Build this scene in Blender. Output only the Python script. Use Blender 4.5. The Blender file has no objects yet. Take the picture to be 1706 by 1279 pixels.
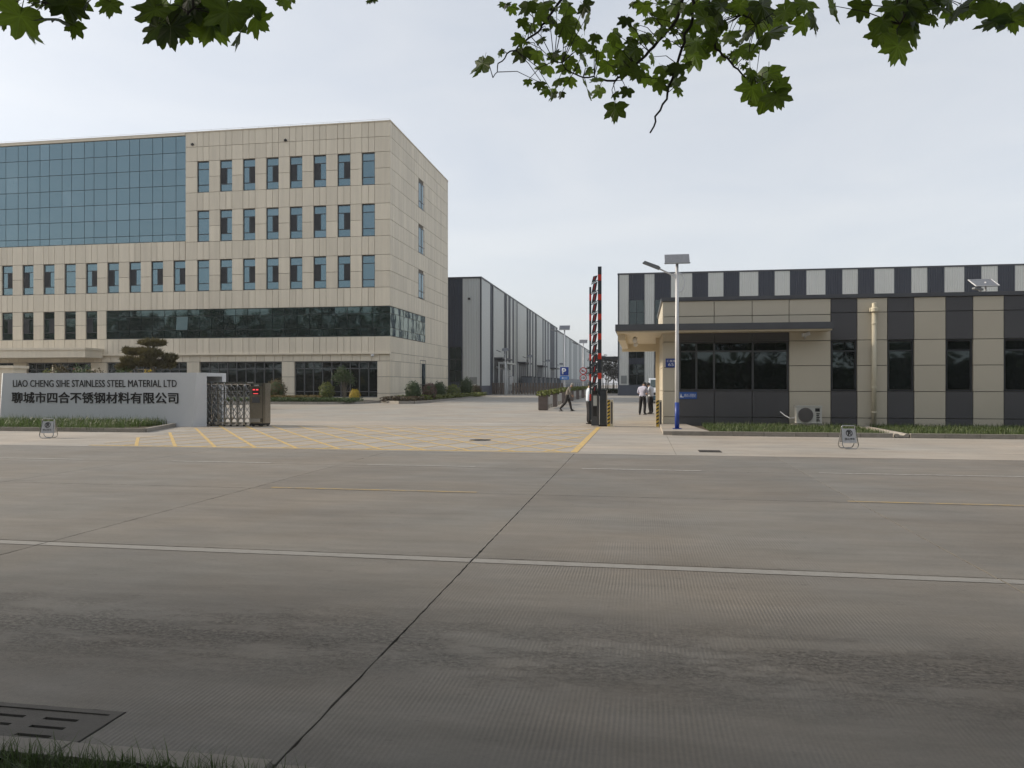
import bpy, bmesh, math, random
from mathutils import Vector, Matrix
R = math.radians
rnd = random.Random(7)
S = bpy.context.scene
COL = S.collection

# ------------------------------------------------------------------ camera, sky, sun, exposure
F_PX, HORIZON, EYE = 1270.0, 640.0, 1.67
YAW = math.atan(215 / 1270)
cam_d = bpy.data.cameras.new('camera'); cam = bpy.data.objects.new('camera', cam_d); COL.objects.link(cam)
cam_d.sensor_fit = 'HORIZONTAL'; cam_d.sensor_width = 36.0; cam_d.lens = 36.0 * F_PX / 1706
cam_d.clip_start = 0.05; cam_d.clip_end = 6000
cam_d.shift_y = (HORIZON - 639.5) / 1706
cam.location = (0, 0, EYE); cam.rotation_euler = (R(90), 0, YAW)
S.camera = cam

SUN_EL, SUN_AZ = 27.0, -88.0           # azimuth measured from +Y towards +X
w = bpy.data.worlds.new('World'); S.world = w; w.use_nodes = True
nt = w.node_tree; nt.nodes.clear()
sky = nt.nodes.new('ShaderNodeTexSky'); sky.sky_type = 'NISHITA'; sky.sun_disc = False
sky.sun_elevation = R(SUN_EL); sky.sun_rotation = R(SUN_AZ)
sky.air_density = 1.0; sky.dust_density = 2.2; sky.ozone_density = 1.2; sky.altitude = 30
hs = nt.nodes.new('ShaderNodeHueSaturation'); hs.inputs['Saturation'].default_value = 0.50
bg = nt.nodes.new('ShaderNodeBackground'); bg.inputs['Strength'].default_value = 0.10
wo = nt.nodes.new('ShaderNodeOutputWorld')
veil = nt.nodes.new('ShaderNodeMixRGB'); veil.inputs[0].default_value = 0.56      # thin even veil of high cloud over the clear sky
tcs = nt.nodes.new('ShaderNodeTexCoord'); mps = nt.nodes.new('ShaderNodeMapping'); mps.inputs['Scale'].default_value = (1.2, 1.2, 4.5)
cld = nt.nodes.new('ShaderNodeTexNoise'); cld.inputs['Scale'].default_value = 1.9; cld.inputs['Detail'].default_value = 7; cld.inputs['Roughness'].default_value = 0.55; cld.inputs['Distortion'].default_value = 0.6
crp = nt.nodes.new('ShaderNodeValToRGB'); crp.color_ramp.elements[0].position = 0.30; crp.color_ramp.elements[1].position = 0.72
crp.color_ramp.elements[0].color = (4.40, 4.68, 5.12, 1); crp.color_ramp.elements[1].color = (5.50, 5.58, 5.66, 1)
nt.links.new(tcs.outputs['Generated'], mps.inputs['Vector']); nt.links.new(mps.outputs[0], cld.inputs['Vector'])
nt.links.new(cld.outputs['Fac'], crp.inputs[0]); nt.links.new(crp.outputs[0], veil.inputs[2])
nt.links.new(sky.outputs[0], hs.inputs['Color']); nt.links.new(hs.outputs[0], veil.inputs[1]); nt.links.new(veil.outputs[0], bg.inputs['Color'])
nt.links.new(bg.outputs[0], wo.inputs['Surface'])
sd = Vector((math.sin(R(SUN_AZ)) * math.cos(R(SUN_EL)), math.cos(R(SUN_AZ)) * math.cos(R(SUN_EL)), math.sin(R(SUN_EL))))
sl = bpy.data.lights.new('sun', 'SUN'); sl.energy = 2.3; sl.angle = R(8.0); sl.color = (1.0, 0.86, 0.68)
so = bpy.data.objects.new('sun', sl); COL.objects.link(so); so.rotation_euler = sd.to_track_quat('Z', 'Y').to_euler()
so.location = (0, 0, 60)
S.view_settings.view_transform = 'Standard'; S.view_settings.look = 'None'
S.view_settings.gamma = 1.0; S.view_settings.use_curve_mapping = False; S.view_settings.exposure = 0.80
S.cycles.use_denoising = True; S.cycles.max_bounces = 6; S.cycles.transparent_max_bounces = 12
S.cycles.diffuse_bounces = 3; S.cycles.glossy_bounces = 3; S.cycles.volume_bounces = 0
S.cycles.sample_clamp_indirect = 6.0

# ------------------------------------------------------------------ pixel -> place helpers
_s, _c = math.sin(YAW), math.cos(YAW)
def ray(u, v):
    a = (u - 853) / F_PX
    return Vector((-_s + a * _c, _c + a * _s, -(v - HORIZON) / F_PX))
def on_y(u, v, Y):
    q = ray(u, v); t = Y / q.y; return Vector((q.x * t, Y, EYE + q.z * t))
def at_depth(u, v, t):
    q = ray(u, v); return Vector((q.x * t, q.y * t, EYE + q.z * t))
def gz(Y):                              # height of the ground: the yard rises gently to the buildings
    if Y < 33: return 0.0
    if Y < 60: return 0.28 * (Y - 33) / 27
    return 0.28 + min(0.02, (Y - 60) * 0.001)

# ------------------------------------------------------------------ materials
MATS = {}
def nodes(name):
    m = bpy.data.materials.new(name); m.use_nodes = True
    return m, m.node_tree, m.node_tree.nodes['Principled BSDF']
def N(t, typ, **kw):
    n = t.nodes.new(typ)
    for k, v in kw.items(): setattr(n, k, v)
    return n
def M(name, col, rough=0.6, metal=0.0, var=0.12, scale=1.5, bump=0.0, bscale=60, piece=0.0, streak=None, emit=0.0, spec=0.5, ior=None):
    """principled surface with world-space blotches, optional tone per piece and fine relief"""
    if name in MATS: return MATS[name]
    m, t, b = nodes(name); L = t.links.new
    geo = N(t, 'ShaderNodeNewGeometry')
    nz = N(t, 'ShaderNodeTexNoise'); nz.inputs['Scale'].default_value = scale; nz.inputs['Detail'].default_value = 6
    nz.inputs['Roughness'].default_value = 0.65
    vec = geo.outputs['Position']
    if streak:
        mp = N(t, 'ShaderNodeMapping'); mp.inputs['Scale'].default_value = streak; L(vec, mp.inputs['Vector']); L(mp.outputs[0], nz.inputs['Vector'])
    else: L(vec, nz.inputs['Vector'])
    mr = N(t, 'ShaderNodeMapRange'); mr.inputs['From Min'].default_value = 0.25; mr.inputs['From Max'].default_value = 0.75
    mr.inputs['To Min'].default_value = 1 - var; mr.inputs['To Max'].default_value = 1 + var
    L(nz.outputs['Fac'], mr.inputs['Value'])
    val = mr.outputs[0]
    if piece:
        oi = N(t, 'ShaderNodeObjectInfo'); ad = N(t, 'ShaderNodeMath', operation='ADD'); fr = N(t, 'ShaderNodeMath', operation='FRACT')
        L(oi.outputs['Random'], ad.inputs[0]); L(geo.outputs['Random Per Island'], ad.inputs[1]); L(ad.outputs[0], fr.inputs[0])
        m2 = N(t, 'ShaderNodeMapRange'); m2.inputs['To Min'].default_value = 1 - piece; m2.inputs['To Max'].default_value = 1 + piece
        L(fr.outputs[0], m2.inputs['Value'])
        mu = N(t, 'ShaderNodeMath', operation='MULTIPLY'); L(val, mu.inputs[0]); L(m2.outputs[0], mu.inputs[1]); val = mu.outputs[0]
    sc = N(t, 'ShaderNodeVectorMath', operation='SCALE'); sc.inputs[0].default_value = col[:3]; L(val, sc.inputs['Scale'])
    L(sc.outputs[0], b.inputs['Base Color'])
    b.inputs['Roughness'].default_value = rough; b.inputs['Metallic'].default_value = metal
    b.inputs['Specular IOR Level'].default_value = spec
    if ior: b.inputs['IOR'].default_value = ior
    if bump:
        n2 = N(t, 'ShaderNodeTexNoise'); n2.inputs['Scale'].default_value = bscale; n2.inputs['Detail'].default_value = 3; L(geo.outputs['Position'], n2.inputs['Vector'])
        bp = N(t, 'ShaderNodeBump'); bp.inputs['Strength'].default_value = bump; bp.inputs['Distance'].default_value = 0.01
        L(n2.outputs['Fac'], bp.inputs['Height']); L(bp.outputs[0], b.inputs['Normal'])
    if emit:
        b.inputs['Emission Color'].default_value = (*col[:3], 1); b.inputs['Emission Strength'].default_value = emit
    MATS[name] = m; return m

def glass(name, tint, base, f0_ior=2.6, wob=0.02, room=0.0):
    m, t, b = nodes(name); L = t.links.new
    geo = N(t, 'ShaderNodeNewGeometry')
    b.inputs['Base Color'].default_value = (*base, 1); b.inputs['Roughness'].default_value = 0.03
    b.inputs['IOR'].default_value = f0_ior; b.inputs['Specular Tint'].default_value = (*tint, 1)
    nz = N(t, 'ShaderNodeTexNoise'); nz.inputs['Scale'].default_value = 0.9; nz.inputs['Detail'].default_value = 1; L(geo.outputs['Position'], nz.inputs['Vector'])
    bp = N(t, 'ShaderNodeBump'); bp.inputs['Strength'].default_value = wob; bp.inputs['Distance'].default_value = 0.2
    L(nz.outputs['Fac'], bp.inputs['Height']); L(bp.outputs[0], b.inputs['Normal'])
    oi = N(t, 'ShaderNodeObjectInfo'); pw = N(t, 'ShaderNodeMath', operation='POWER'); pw.inputs[1].default_value = 3.0; L(oi.outputs['Random'], pw.inputs[0])
    vm = N(t, 'ShaderNodeMixRGB'); vm.inputs[1].default_value = (*base, 1); vm.inputs[2].default_value = (*[c_ * 2.0 + room for c_ in base], 1); L(pw.outputs[0], vm.inputs[0]); L(vm.outputs[0], b.inputs['Base Color'])
    MATS[name] = m; return m

def concrete(name, col, groove=0.0, wear=0.0, piece=0.05):
    """cast concrete: stains at three scales, brushed grooves across the lane, aggregate laid bare along the wheel track"""
    m, t, b = nodes(name); L = t.links.new
    geo = N(t, 'ShaderNodeNewGeometry'); pos = geo.outputs['Position']
    def noise(scale, stretch=(1, 1, 1), detail=5, rough=0.6):
        mp = N(t, 'ShaderNodeMapping'); mp.inputs['Scale'].default_value = stretch; L(pos, mp.inputs['Vector'])
        n = N(t, 'ShaderNodeTexNoise'); n.inputs['Scale'].default_value = scale; n.inputs['Detail'].default_value = detail
        n.inputs['Roughness'].default_value = rough; L(mp.outputs[0], n.inputs['Vector']); return n.outputs['Fac']
    def rng(x, a, b_, c, d):
        r = N(t, 'ShaderNodeMapRange'); r.inputs['From Min'].default_value = a; r.inputs['From Max'].default_value = b_
        r.inputs['To Min'].default_value = c; r.inputs['To Max'].default_value = d; L(x, r.inputs['Value']); return r.outputs[0]
    def mul(a, b_):
        n = N(t, 'ShaderNodeMath', operation='MULTIPLY'); L(a, n.inputs[0])
        if isinstance(b_, float): n.inputs[1].default_value = b_
        else: L(b_, n.inputs[1])
        return n.outputs[0]
    def add(a, b_):
        n = N(t, 'ShaderNodeMath', operation='ADD'); L(a, n.inputs[0])
        if isinstance(b_, float): n.inputs[1].default_value = b_
        else: L(b_, n.inputs[1])
        return n.outputs[0]
    v = rng(noise(0.35, (1, 2.2, 1)), 0.3, 0.7, 0.86, 1.12)
    v = mul(v, rng(noise(2.2, (0.5, 2.5, 1)), 0.3, 0.7, 0.90, 1.09))
    v = mul(v, rng(noise(28, detail=6, rough=0.75), 0.25, 0.75, 0.88, 1.11))
    v = mul(v, rng(noise(170, detail=2), 0.25, 0.75, 0.88, 1.12))
    # thin wandering hairline cracks and dark spots
    sp = rng(noise(7, (0.7, 1.4, 1), 5, 0.7), 0.62, 0.72, 1.0, 0.70); v = mul(v, sp)
    v = mul(v, rng(noise(0.9, (0.4, 1.8, 1), 6, 0.7), 0.35, 0.65, 0.92, 1.06))
    v = mul(v, rng(noise(0.8, (0.12, 2.6, 1), 5, 0.6), 0.35, 0.65, 0.965, 1.03))
    if piece:
        oi = N(t, 'ShaderNodeObjectInfo'); v = mul(v, rng(oi.outputs['Random'], 0, 1, 1 - piece, 1 + piece))
    hgt = mul(noise(120, detail=3), 0.35)
    sx = N(t, 'ShaderNodeSeparateXYZ'); L(pos, sx.inputs[0])
    if groove:
        ph = add(mul(sx.outputs['X'], 2 * math.pi / 0.027), mul(noise(1.3), 5.0))
        sn = N(t, 'ShaderNodeMath', operation='SINE'); L(ph, sn.inputs[0])
        gm = rng(noise(0.7, (1, 1.4, 1)), 0.38, 0.66, 0.1, 1.0)
        gg = mul(sn.outputs[0], gm)
        hgt = add(hgt, mul(gg, groove)); v = mul(v, rng(gg, -1, 1, 0.97, 1.022))
    if wear:
        yy = add(sx.outputs['Y'], mul(noise(0.8, (0.6, 1, 1)), 1.1))
        d = N(t, 'ShaderNodeMath', operation='ABSOLUTE'); L(add(yy, -5.25), d.inputs[0])
        band = rng(d.outputs[0], 0.15, 0.8, 1.0, 0.0)
        brk = rng(noise(1.6, (0.5, 1.5, 1), 8, 0.8), 0.44, 0.54, 0.0, 1.0)
        wmask = mul(band, brk)
        grit = noise(30, (0.8, 1.1, 1), 5, 0.85)
        v = mul(v, rng(wmask, 0, 1, 1.0, 0.88))
        gr = mul(wmask, rng(grit, 0.42, 0.58, -1.0, 1.0))
        v = mul(v, rng(gr, -1, 1, 0.55, 1.4))
        hgt = add(hgt, mul(gr, 1.6))
    sc = N(t, 'ShaderNodeVectorMath', operation='SCALE'); sc.inputs[0].default_value = col; L(v, sc.inputs['Scale'])
    hue = N(t, 'ShaderNodeMixRGB', blend_type='MULTIPLY'); hue.inputs[0].default_value = 1.0
    cr = N(t, 'ShaderNodeValToRGB'); cr.color_ramp.elements[0].position = 0.35; cr.color_ramp.elements[1].position = 0.65
    cr.color_ramp.elements[0].color = (0.97, 1.0, 1.03, 1); cr.color_ramp.elements[1].color = (1.05, 0.99, 0.93, 1)
    L(noise(0.23), cr.inputs[0]); L(sc.outputs[0], hue.inputs[1]); L(cr.outputs[0], hue.inputs[2])
    L(hue.outputs[0], b.inputs['Base Color'])
    L(rng(noise(1.1), 0.3, 0.7, 0.62, 0.85), b.inputs['Roughness']); b.inputs['Specular IOR Level'].default_value = 0.35
    bp = N(t, 'ShaderNodeBump'); bp.inputs['Strength'].default_value = 0.55; bp.inputs['Distance'].default_value = 0.006
    L(hgt, bp.inputs['Height']); L(bp.outputs[0], b.inputs['Normal'])
    MATS[name] = m; return m

def leafmat(name, col, trans, var=0.35, veins=False):
    m, t, b = nodes(name); L = t.links.new
    oi = N(t, 'ShaderNodeObjectInfo'); geo = N(t, 'ShaderNodeNewGeometry')
    ad = N(t, 'ShaderNodeMath', operation='ADD'); fr = N(t, 'ShaderNodeMath', operation='FRACT')
    L(oi.outputs['Random'], ad.inputs[0]); L(geo.outputs['Random Per Island'], ad.inputs[1]); L(ad.outputs[0], fr.inputs[0])
    mr = N(t, 'ShaderNodeMapRange'); mr.inputs['To Min'].default_value = 1 - var; mr.inputs['To Max'].default_value = 1 + var; L(fr.outputs[0], mr.inputs['Value'])
    nz = N(t, 'ShaderNodeTexNoise'); nz.inputs['Scale'].default_value = 25; L(geo.outputs['Position'], nz.inputs['Vector'])
    m3 = N(t, 'ShaderNodeMapRange'); m3.inputs['To Min'].default_value = 0.75; m3.inputs['To Max'].default_value = 1.25; L(nz.outputs['Fac'], m3.inputs['Value'])
    mu = N(t, 'ShaderNodeMath', operation='MULTIPLY'); L(mr.outputs[0], mu.inputs[0]); L(m3.outputs[0], mu.inputs[1])
    if veins:                             # pale ribs fanning from the leaf's stalk
        tc = N(t, 'ShaderNodeTexCoord'); sx = N(t, 'ShaderNodeSeparateXYZ'); L(tc.outputs['Object'], sx.inputs[0])
        def mth(op, a, b_=None):
            n = N(t, 'ShaderNodeMath', operation=op)
            for i, q in enumerate((a, b_)):
                if q is None: continue
                if isinstance(q, (int, float)): n.inputs[i].default_value = q
                else: L(q, n.inputs[i])
            return n.outputs[0]
        ng = mth('MULTIPLY', sx.outputs['Z'], -1.0); an = mth('ABSOLUTE', mth('ARCTAN2', sx.outputs['X'], ng)); rad = mth('SQRT', mth('ADD', mth('POWER', sx.outputs['X'], 2.0), mth('POWER', sx.outputs['Z'], 2.0)))
        fold_ = mth('PINGPONG', an, R(26.0)); near_ = mth('MULTIPLY', rad, mth('SINE', fold_)); even = mth('LESS_THAN', near_, 0.014)
        mu0 = mu; mu = N(t, 'ShaderNodeMath', operation='MULTIPLY'); L(mu0.outputs[0], mu.inputs[0]); L(mth('ADD', mth('MULTIPLY', even, 0.22), 1.0), mu.inputs[1])
    s1 = N(t, 'ShaderNodeVectorMath', operation='SCALE'); s1.inputs[0].default_value = col; L(mu.outputs[0], s1.inputs['Scale'])
    s2 = N(t, 'ShaderNodeVectorMath', operation='SCALE'); s2.inputs[0].default_value = trans; L(mu.outputs[0], s2.inputs['Scale'])
    L(s1.outputs[0], b.inputs['Base Color']); b.inputs['Roughness'].default_value = 0.5; b.inputs['Specular IOR Level'].default_value = 0.35
    tr = N(t, 'ShaderNodeBsdfTranslucent'); L(s2.outputs[0], tr.inputs['Color'])
    mx = N(t, 'ShaderNodeAddShader'); L(b.outputs[0], mx.inputs[0]); L(tr.outputs[0], mx.inputs[1])
    out = t.nodes['Material Output']; L(mx.outputs[0], out.inputs['Surface'])
    MATS[name] = m; return m

stone = M('stone', (0.69, 0.62, 0.50), 0.62, var=0.085, scale=0.8, piece=0.065, bump=0.08, bscale=90, streak=(3.5, 3.5, 0.2))
joint = M('joint_filler', (0.16, 0.14, 0.115), 0.9)
glass_sky = glass('glass_blue', (0.60, 0.88, 1.0), (0.010, 0.022, 0.032), 2.75, 0.02, 0.04)
glass_dark = glass('glass_green', (0.62, 0.86, 0.86), (0.010, 0.016, 0.016), 2.1, 0.03)
glass_room = glass('glass_room', (0.75, 0.9, 0.92), (0.008, 0.010, 0.010), 1.75, 0.03)
frame_m = M('window_frame_metal', (0.045, 0.05, 0.055), 0.4, 0.3)
screen_m = M('fly_screen', (0.032, 0.035, 0.040), 0.85)
clad_light = M('cladding_light', (0.53, 0.555, 0.55), 0.45, 0.1, var=0.05, scale=0.25, streak=(1, 1, 0.15))
clad_dark = M('cladding_dark', (0.045, 0.055, 0.075), 0.45, 0.1, var=0.08, scale=0.25)
plinth_m = M('plinth_paint', (0.085, 0.095, 0.12), 0.7)
beige_al = M('panel_beige', (0.565, 0.515, 0.415), 0.42, 0.05, var=0.035, scale=0.7, piece=0.03)
grey_al = M('panel_grey', (0.090, 0.090, 0.096), 0.42, 0.1, var=0.06, scale=0.7, piece=0.05)
fascia_m = M('fascia_grey', (0.09, 0.095, 0.105), 0.45, 0.1)
soffit_m = M('soffit_cream', (0.62, 0.54, 0.40), 0.6, var=0.06)
white_m = M('white_render', (0.62, 0.64, 0.66), 0.55, var=0.05, scale=0.5, streak=(1, 1, 0.2))
ink_m = M('black_ink', (0.008, 0.008, 0.009), 0.5)
steel_m = M('steel', (0.42, 0.42, 0.41), 0.16, 0.97, var=0.1, scale=6)
steel_dk = M('steel_dark', (0.27, 0.25, 0.21), 0.22, 0.92, var=0.15, scale=8)
alum_m = M('aluminium', (0.55, 0.56, 0.57), 0.35, 0.6)
pole_m = M('pole_white', (0.62, 0.63, 0.65), 0.4)
blue_m = M('sign_blue', (0.012, 0.045, 0.26), 0.4, var=0.06)
signwhite = M('sign_white', (0.78, 0.80, 0.82), 0.45, var=0.03)
red_m = M('sign_red', (0.55, 0.03, 0.025), 0.45)
orange_m = M('reflective_red', (0.55, 0.035, 0.016), 0.35)
barrier_m = M('barrier_grey', (0.035, 0.045, 0.055), 0.4, 0.2)
yellow_m = M('yellow_paint', (0.62, 0.42, 0.06), 0.55, var=0.15, scale=8)
black_m = M('black_rubber', (0.012, 0.012, 0.013), 0.7)
cream_m = M('cream_plastic', (0.60, 0.55, 0.42), 0.5, var=0.06, scale=3)
bronze_m = M('bronze_paint', (0.155, 0.125, 0.105), 0.5, 0.2)
planter_m = M('planter_brown', (0.115, 0.09, 0.08), 0.6, var=0.1, scale=5)
kerb_m = M('kerb_stone', (0.27, 0.25, 0.22), 0.85, var=0.16, scale=5, bump=0.3, bscale=120, piece=0.06)
soil_m = M('soil', (0.07, 0.055, 0.035), 0.95, var=0.3, scale=9, bump=0.6, bscale=50)
iron_m = M('cast_iron', (0.055, 0.05, 0.046), 0.6, 0.4, var=0.25, scale=14, bump=0.3, bscale=90)
pit_m = M('pit_shade', (0.006, 0.006, 0.006), 0.95)  # near-black colour standing in for the shade inside the drains
cover_m = M('cover_concrete', (0.105, 0.098, 0.088), 0.8, var=0.2, scale=8, bump=0.3, bscale=100)
bark_m = M('bark', (0.16, 0.14, 0.105), 0.9, var=0.3, scale=7, bump=0.8, bscale=25)
twig_m = M('twig', (0.045, 0.038, 0.028), 0.85, var=0.2, scale=20)
road_m = concrete('road_concrete', (0.182, 0.172, 0.155), 0.26, 1.0, 0.07)
apron_m = concrete('apron_concrete', (0.335, 0.31, 0.275), 0.15, 0.0, 0.04)
yard_m = concrete('yard_concrete', (0.30, 0.285, 0.258), 0.0, 0.0, 0.0)
def paint(name, col, thresh=0.5, soft=0.08):
    """worn road paint: the coat is missing in small patches where concrete shows"""
    m, t, b = nodes(name); L = t.links.new
    geo = N(t, 'ShaderNodeNewGeometry')
    n1 = N(t, 'ShaderNodeTexNoise'); n1.inputs['Scale'].default_value = 9; n1.inputs['Detail'].default_value = 8; n1.inputs['Roughness'].default_value = 0.75
    L(geo.outputs['Position'], n1.inputs['Vector'])
    mr = N(t, 'ShaderNodeMapRange'); mr.inputs['From Min'].default_value = thresh - soft; mr.inputs['From Max'].default_value = thresh + soft; L(n1.outputs['Fac'], mr.inputs['Value'])
    mx = N(t, 'ShaderNodeMixRGB'); mx.inputs[1].default_value = (0.21, 0.20, 0.185, 1); mx.inputs[2].default_value = (*col, 1); L(mr.outputs[0], mx.inputs[0])
    L(mx.outputs[0], b.inputs['Base Color']); b.inputs['Roughness'].default_value = 0.7
    MATS[name] = m; return m
line_white = paint('line_white', (0.265, 0.26, 0.245), 0.42, 0.1)
dash_white = paint('dash_white', (0.42, 0.41, 0.39), 0.49, 0.12)
line_yellow = paint('line_yellow', (0.40, 0.275, 0.085), 0.50, 0.12)
hatch_yellow = paint('hatch_yellow', (0.60, 0.41, 0.12), 0.44, 0.13)
leaf_m = leafmat('plane_leaf', (0.030, 0.048, 0.012), (0.070, 0.105, 0.009), 0.6, True)
crown_m = leafmat('crown_leaf', (0.032, 0.058, 0.016), (0.022, 0.045, 0.008))
grass_m = leafmat('grass_blade', (0.058, 0.080, 0.026), (0.024, 0.040, 0.010))
pine_m = leafmat('pine_needle', (0.115, 0.105, 0.050), (0.03, 0.025, 0.008))
shrub_g = leafmat('shrub_green', (0.038, 0.060, 0.020), (0.012, 0.025, 0.005))
shrub_b = leafmat('shrub_bronze', (0.085, 0.066, 0.026), (0.02, 0.016, 0.005))
shrub_y = leafmat('shrub_yellow', (0.34, 0.25, 0.02), (0.08, 0.06, 0.004))
shrub_l = leafmat('shrub_lime', (0.11, 0.13, 0.025), (0.03, 0.035, 0.005))
shrub_p = leafmat('shrub_pink', (0.115, 0.075, 0.058), (0.04, 0.01, 0.01))
shrub_r = leafmat('shrub_russet', (0.066, 0.058, 0.032), (0.015, 0.006, 0.004))
far_m = leafmat('far_foliage', (0.070, 0.068, 0.058), (0.01, 0.01, 0.006))

# ------------------------------------------------------------------ mesh and object helpers
class B:
    def __init__(s): s.v = []; s.f = []
    def add(s, vs, fs):
        o = len(s.v); s.v += [tuple(p) for p in vs]; s.f += [tuple(i + o for i in f) for f in fs]; return s
    def box(s, x0, x1, y0, y1, z0, z1):
        return s.add([(x0, y0, z0), (x1, y0, z0), (x1, y1, z0), (x0, y1, z0), (x0, y0, z1), (x1, y0, z1), (x1, y1, z1), (x0, y1, z1)],
                     [(0, 3, 2, 1), (4, 5, 6, 7), (0, 1, 5, 4), (1, 2, 6, 5), (2, 3, 7, 6), (3, 0, 4, 7)])
    def bar(s, p, q, w_, h_=None, up=(0, 0, 1)):
        p, q = Vector(p), Vector(q); d = (q - p).normalized(); u = Vector(up)
        if abs(d.dot(u)) > 0.98: u = Vector((0, 1, 0))
        a = d.cross(u).normalized() * (w_ / 2); b_ = a.cross(d).normalized() * ((h_ or w_) / 2)
        vs = [p - a - b_, p + a - b_, p + a + b_, p - a + b_, q - a - b_, q + a - b_, q + a + b_, q - a + b_]
        return s.add(vs, [(0, 1, 2, 3), (7, 6, 5, 4), (0, 4, 5, 1), (1, 5, 6, 2), (2, 6, 7, 3), (3, 7, 4, 0)])
    def tube(s, pts, rs, n=8, cap=True):
        pts = [Vector(p) for p in pts]
        if not isinstance(rs, (list, tuple)): rs = [rs] * len(pts)
        o = len(s.v); prev = None
        for i, p in enumerate(pts):
            d = (pts[min(i + 1, len(pts) - 1)] - pts[max(i - 1, 0)]).normalized()
            if prev is None:
                a = d.cross(Vector((0, 0, 1)))
                if a.length < 0.05: a = d.cross(Vector((0, 1, 0)))
            else: a = prev - d * prev.dot(d)
            a.normalize(); prev = a; b_ = d.cross(a)
            for k in range(n):
                th = 2 * math.pi * k / n
                s.v.append(tuple(p + (a * math.cos(th) + b_ * math.sin(th)) * rs[i]))
        for i in range(len(pts) - 1):
            for k in range(n):
                k2 = (k + 1) % n
                s.f.append((o + i * n + k, o + i * n + k2, o + (i + 1) * n + k2, o + (i + 1) * n + k))
        if cap:
            s.f.append(tuple(o + k for k in reversed(range(n)))); e = o + (len(pts) - 1) * n
            s.f.append(tuple(e + k for k in range(n)))
        return s
    def cyl(s, p, q, r0, r1=None, n=12): return s.tube([p, q], [r0, r0 if r1 is None else r1], n)
    def lathe(s, c, prof, n=16):
        o = len(s.v)
        for (r, z) in prof:
            for k in range(n):
                th = 2 * math.pi * k / n; s.v.append((c[0] + r * math.cos(th), c[1] + r * math.sin(th), c[2] + z))
        for i in range(len(prof) - 1):
            for k in range(n):
                k2 = (k + 1) % n; s.f.append((o + i * n + k, o + i * n + k2, o + (i + 1) * n + k2, o + (i + 1) * n + k))
        s.f.append(tuple(o + k for k in reversed(range(n)))); e = o + (len(prof) - 1) * n; s.f.append(tuple(e + k for k in range(n)))
        return s
    def prism(s, ring, z0, z1):          # ring of (x, y), counter-clockwise
        n = len(ring)
        return s.add([(x, y, z0) for x, y in ring] + [(x, y, z1) for x, y in ring],
                     [tuple(reversed(range(n))), tuple(range(n, 2 * n))] + [(k, (k + 1) % n, n + (k + 1) % n, n + k) for k in range(n)])
    def prism_y(s, ring, y0, y1):        # ring of (x, z) seen from -y, counter-clockwise
        n = len(ring)
        return s.add([(x, y0, z) for x, z in ring] + [(x, y1, z) for x, z in ring],
                     [tuple(range(n)), tuple(reversed(range(n, 2 * n)))] + [(k, n + k, n + (k + 1) % n, (k + 1) % n) for k in range(n)])
    def prism_x(s, ring, x0, x1):        # ring of (y, z) seen from +x, counter-clockwise
        n = len(ring)
        return s.add([(x1, y, z) for y, z in ring] + [(x0, y, z) for y, z in ring],
                     [tuple(range(n)), tuple(reversed(range(n, 2 * n)))] + [(k, n + k, n + (k + 1) % n, (k + 1) % n) for k in range(n)])
    def disc_y(s, x, z, r, y0, y1, n=20, ri=0):
        if not ri: return s.prism_y([(x + r * math.cos(2 * math.pi * k / n), z + r * math.sin(2 * math.pi * k / n)) for k in range(n)], y0, y1)
        o = len(s.v)
        for (rr, yy) in ((r, y0), (ri, y0), (ri, y1), (r, y1)):
            for k in range(n):
                th = 2 * math.pi * k / n; s.v.append((x + rr * math.cos(th), yy, z + rr * math.sin(th)))
        for j in range(4):
            for k in range(n):
                k2 = (k + 1) % n; j2 = (j + 1) % 4; s.f.append((o + j * n + k, o + j2 * n + k, o + j2 * n + k2, o + j * n + k2))
        return s
    def mesh(s, name, smooth=False):
        me = bpy.data.meshes.new(name); me.from_pydata(s.v, [], s.f); me.update()
        if smooth:
            for p in me.polygons: p.use_smooth = True
        return me

W = {}                                   # world matrix of every parent
def tag(o, label=None, cat=None, group=None, kind=None):
    if label: o['label'] = label
    if cat: o['category'] = cat
    if group: o['group'] = group
    if kind: o['kind'] = kind
    return o
def thing(name, label, cat, loc=(0, 0, 0), rz=0.0, group=None):
    o = bpy.data.objects.new(name, None); COL.objects.link(o); o.location = loc; o.rotation_euler = (0, 0, rz)
    o.empty_display_size = 0.2
    W[o] = Matrix.Translation(loc) @ Matrix.Rotation(rz, 4, 'Z'); return tag(o, label, cat, group)
def put(name, b, mat, parent=None, local=False, smooth=False):
    """one mesh object; world coordinates unless local=True (then in the parent's own frame)"""
    me = b if isinstance(b, bpy.types.Mesh) else b.mesh(name, smooth)
    if mat and not me.materials: me.materials.append(mat)
    o = bpy.data.objects.new(name, me); COL.objects.link(o)
    if parent:
        o.parent = parent
        if local: W[o] = W[parent].copy()
        else: o.matrix_parent_inverse = W[parent].inverted(); W[o] = Matrix.Identity(4)
    else: W[o] = Matrix.Identity(4)
    return o
UNIT = {}
def brick(name, mat, parent, x0, x1, y0, y1, z0, z1):
    """a box piece sharing one unit mesh"""
    me = UNIT.get(mat.name)
    if me is None:
        me = B().box(-.5, .5, -.5, .5, -.5, .5).mesh('unit_' + mat.name); me.materials.append(mat); UNIT[mat.name] = me
    o = bpy.data.objects.new(name, me); COL.objects.link(o); o.parent = parent; o.matrix_parent_inverse = W[parent].inverted()
    o.location = ((x0 + x1) / 2, (y0 + y1) / 2, (z0 + z1) / 2); o.scale = (x1 - x0, y1 - y0, z1 - z0)
    W[o] = Matrix.Identity(4); return o
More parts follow.
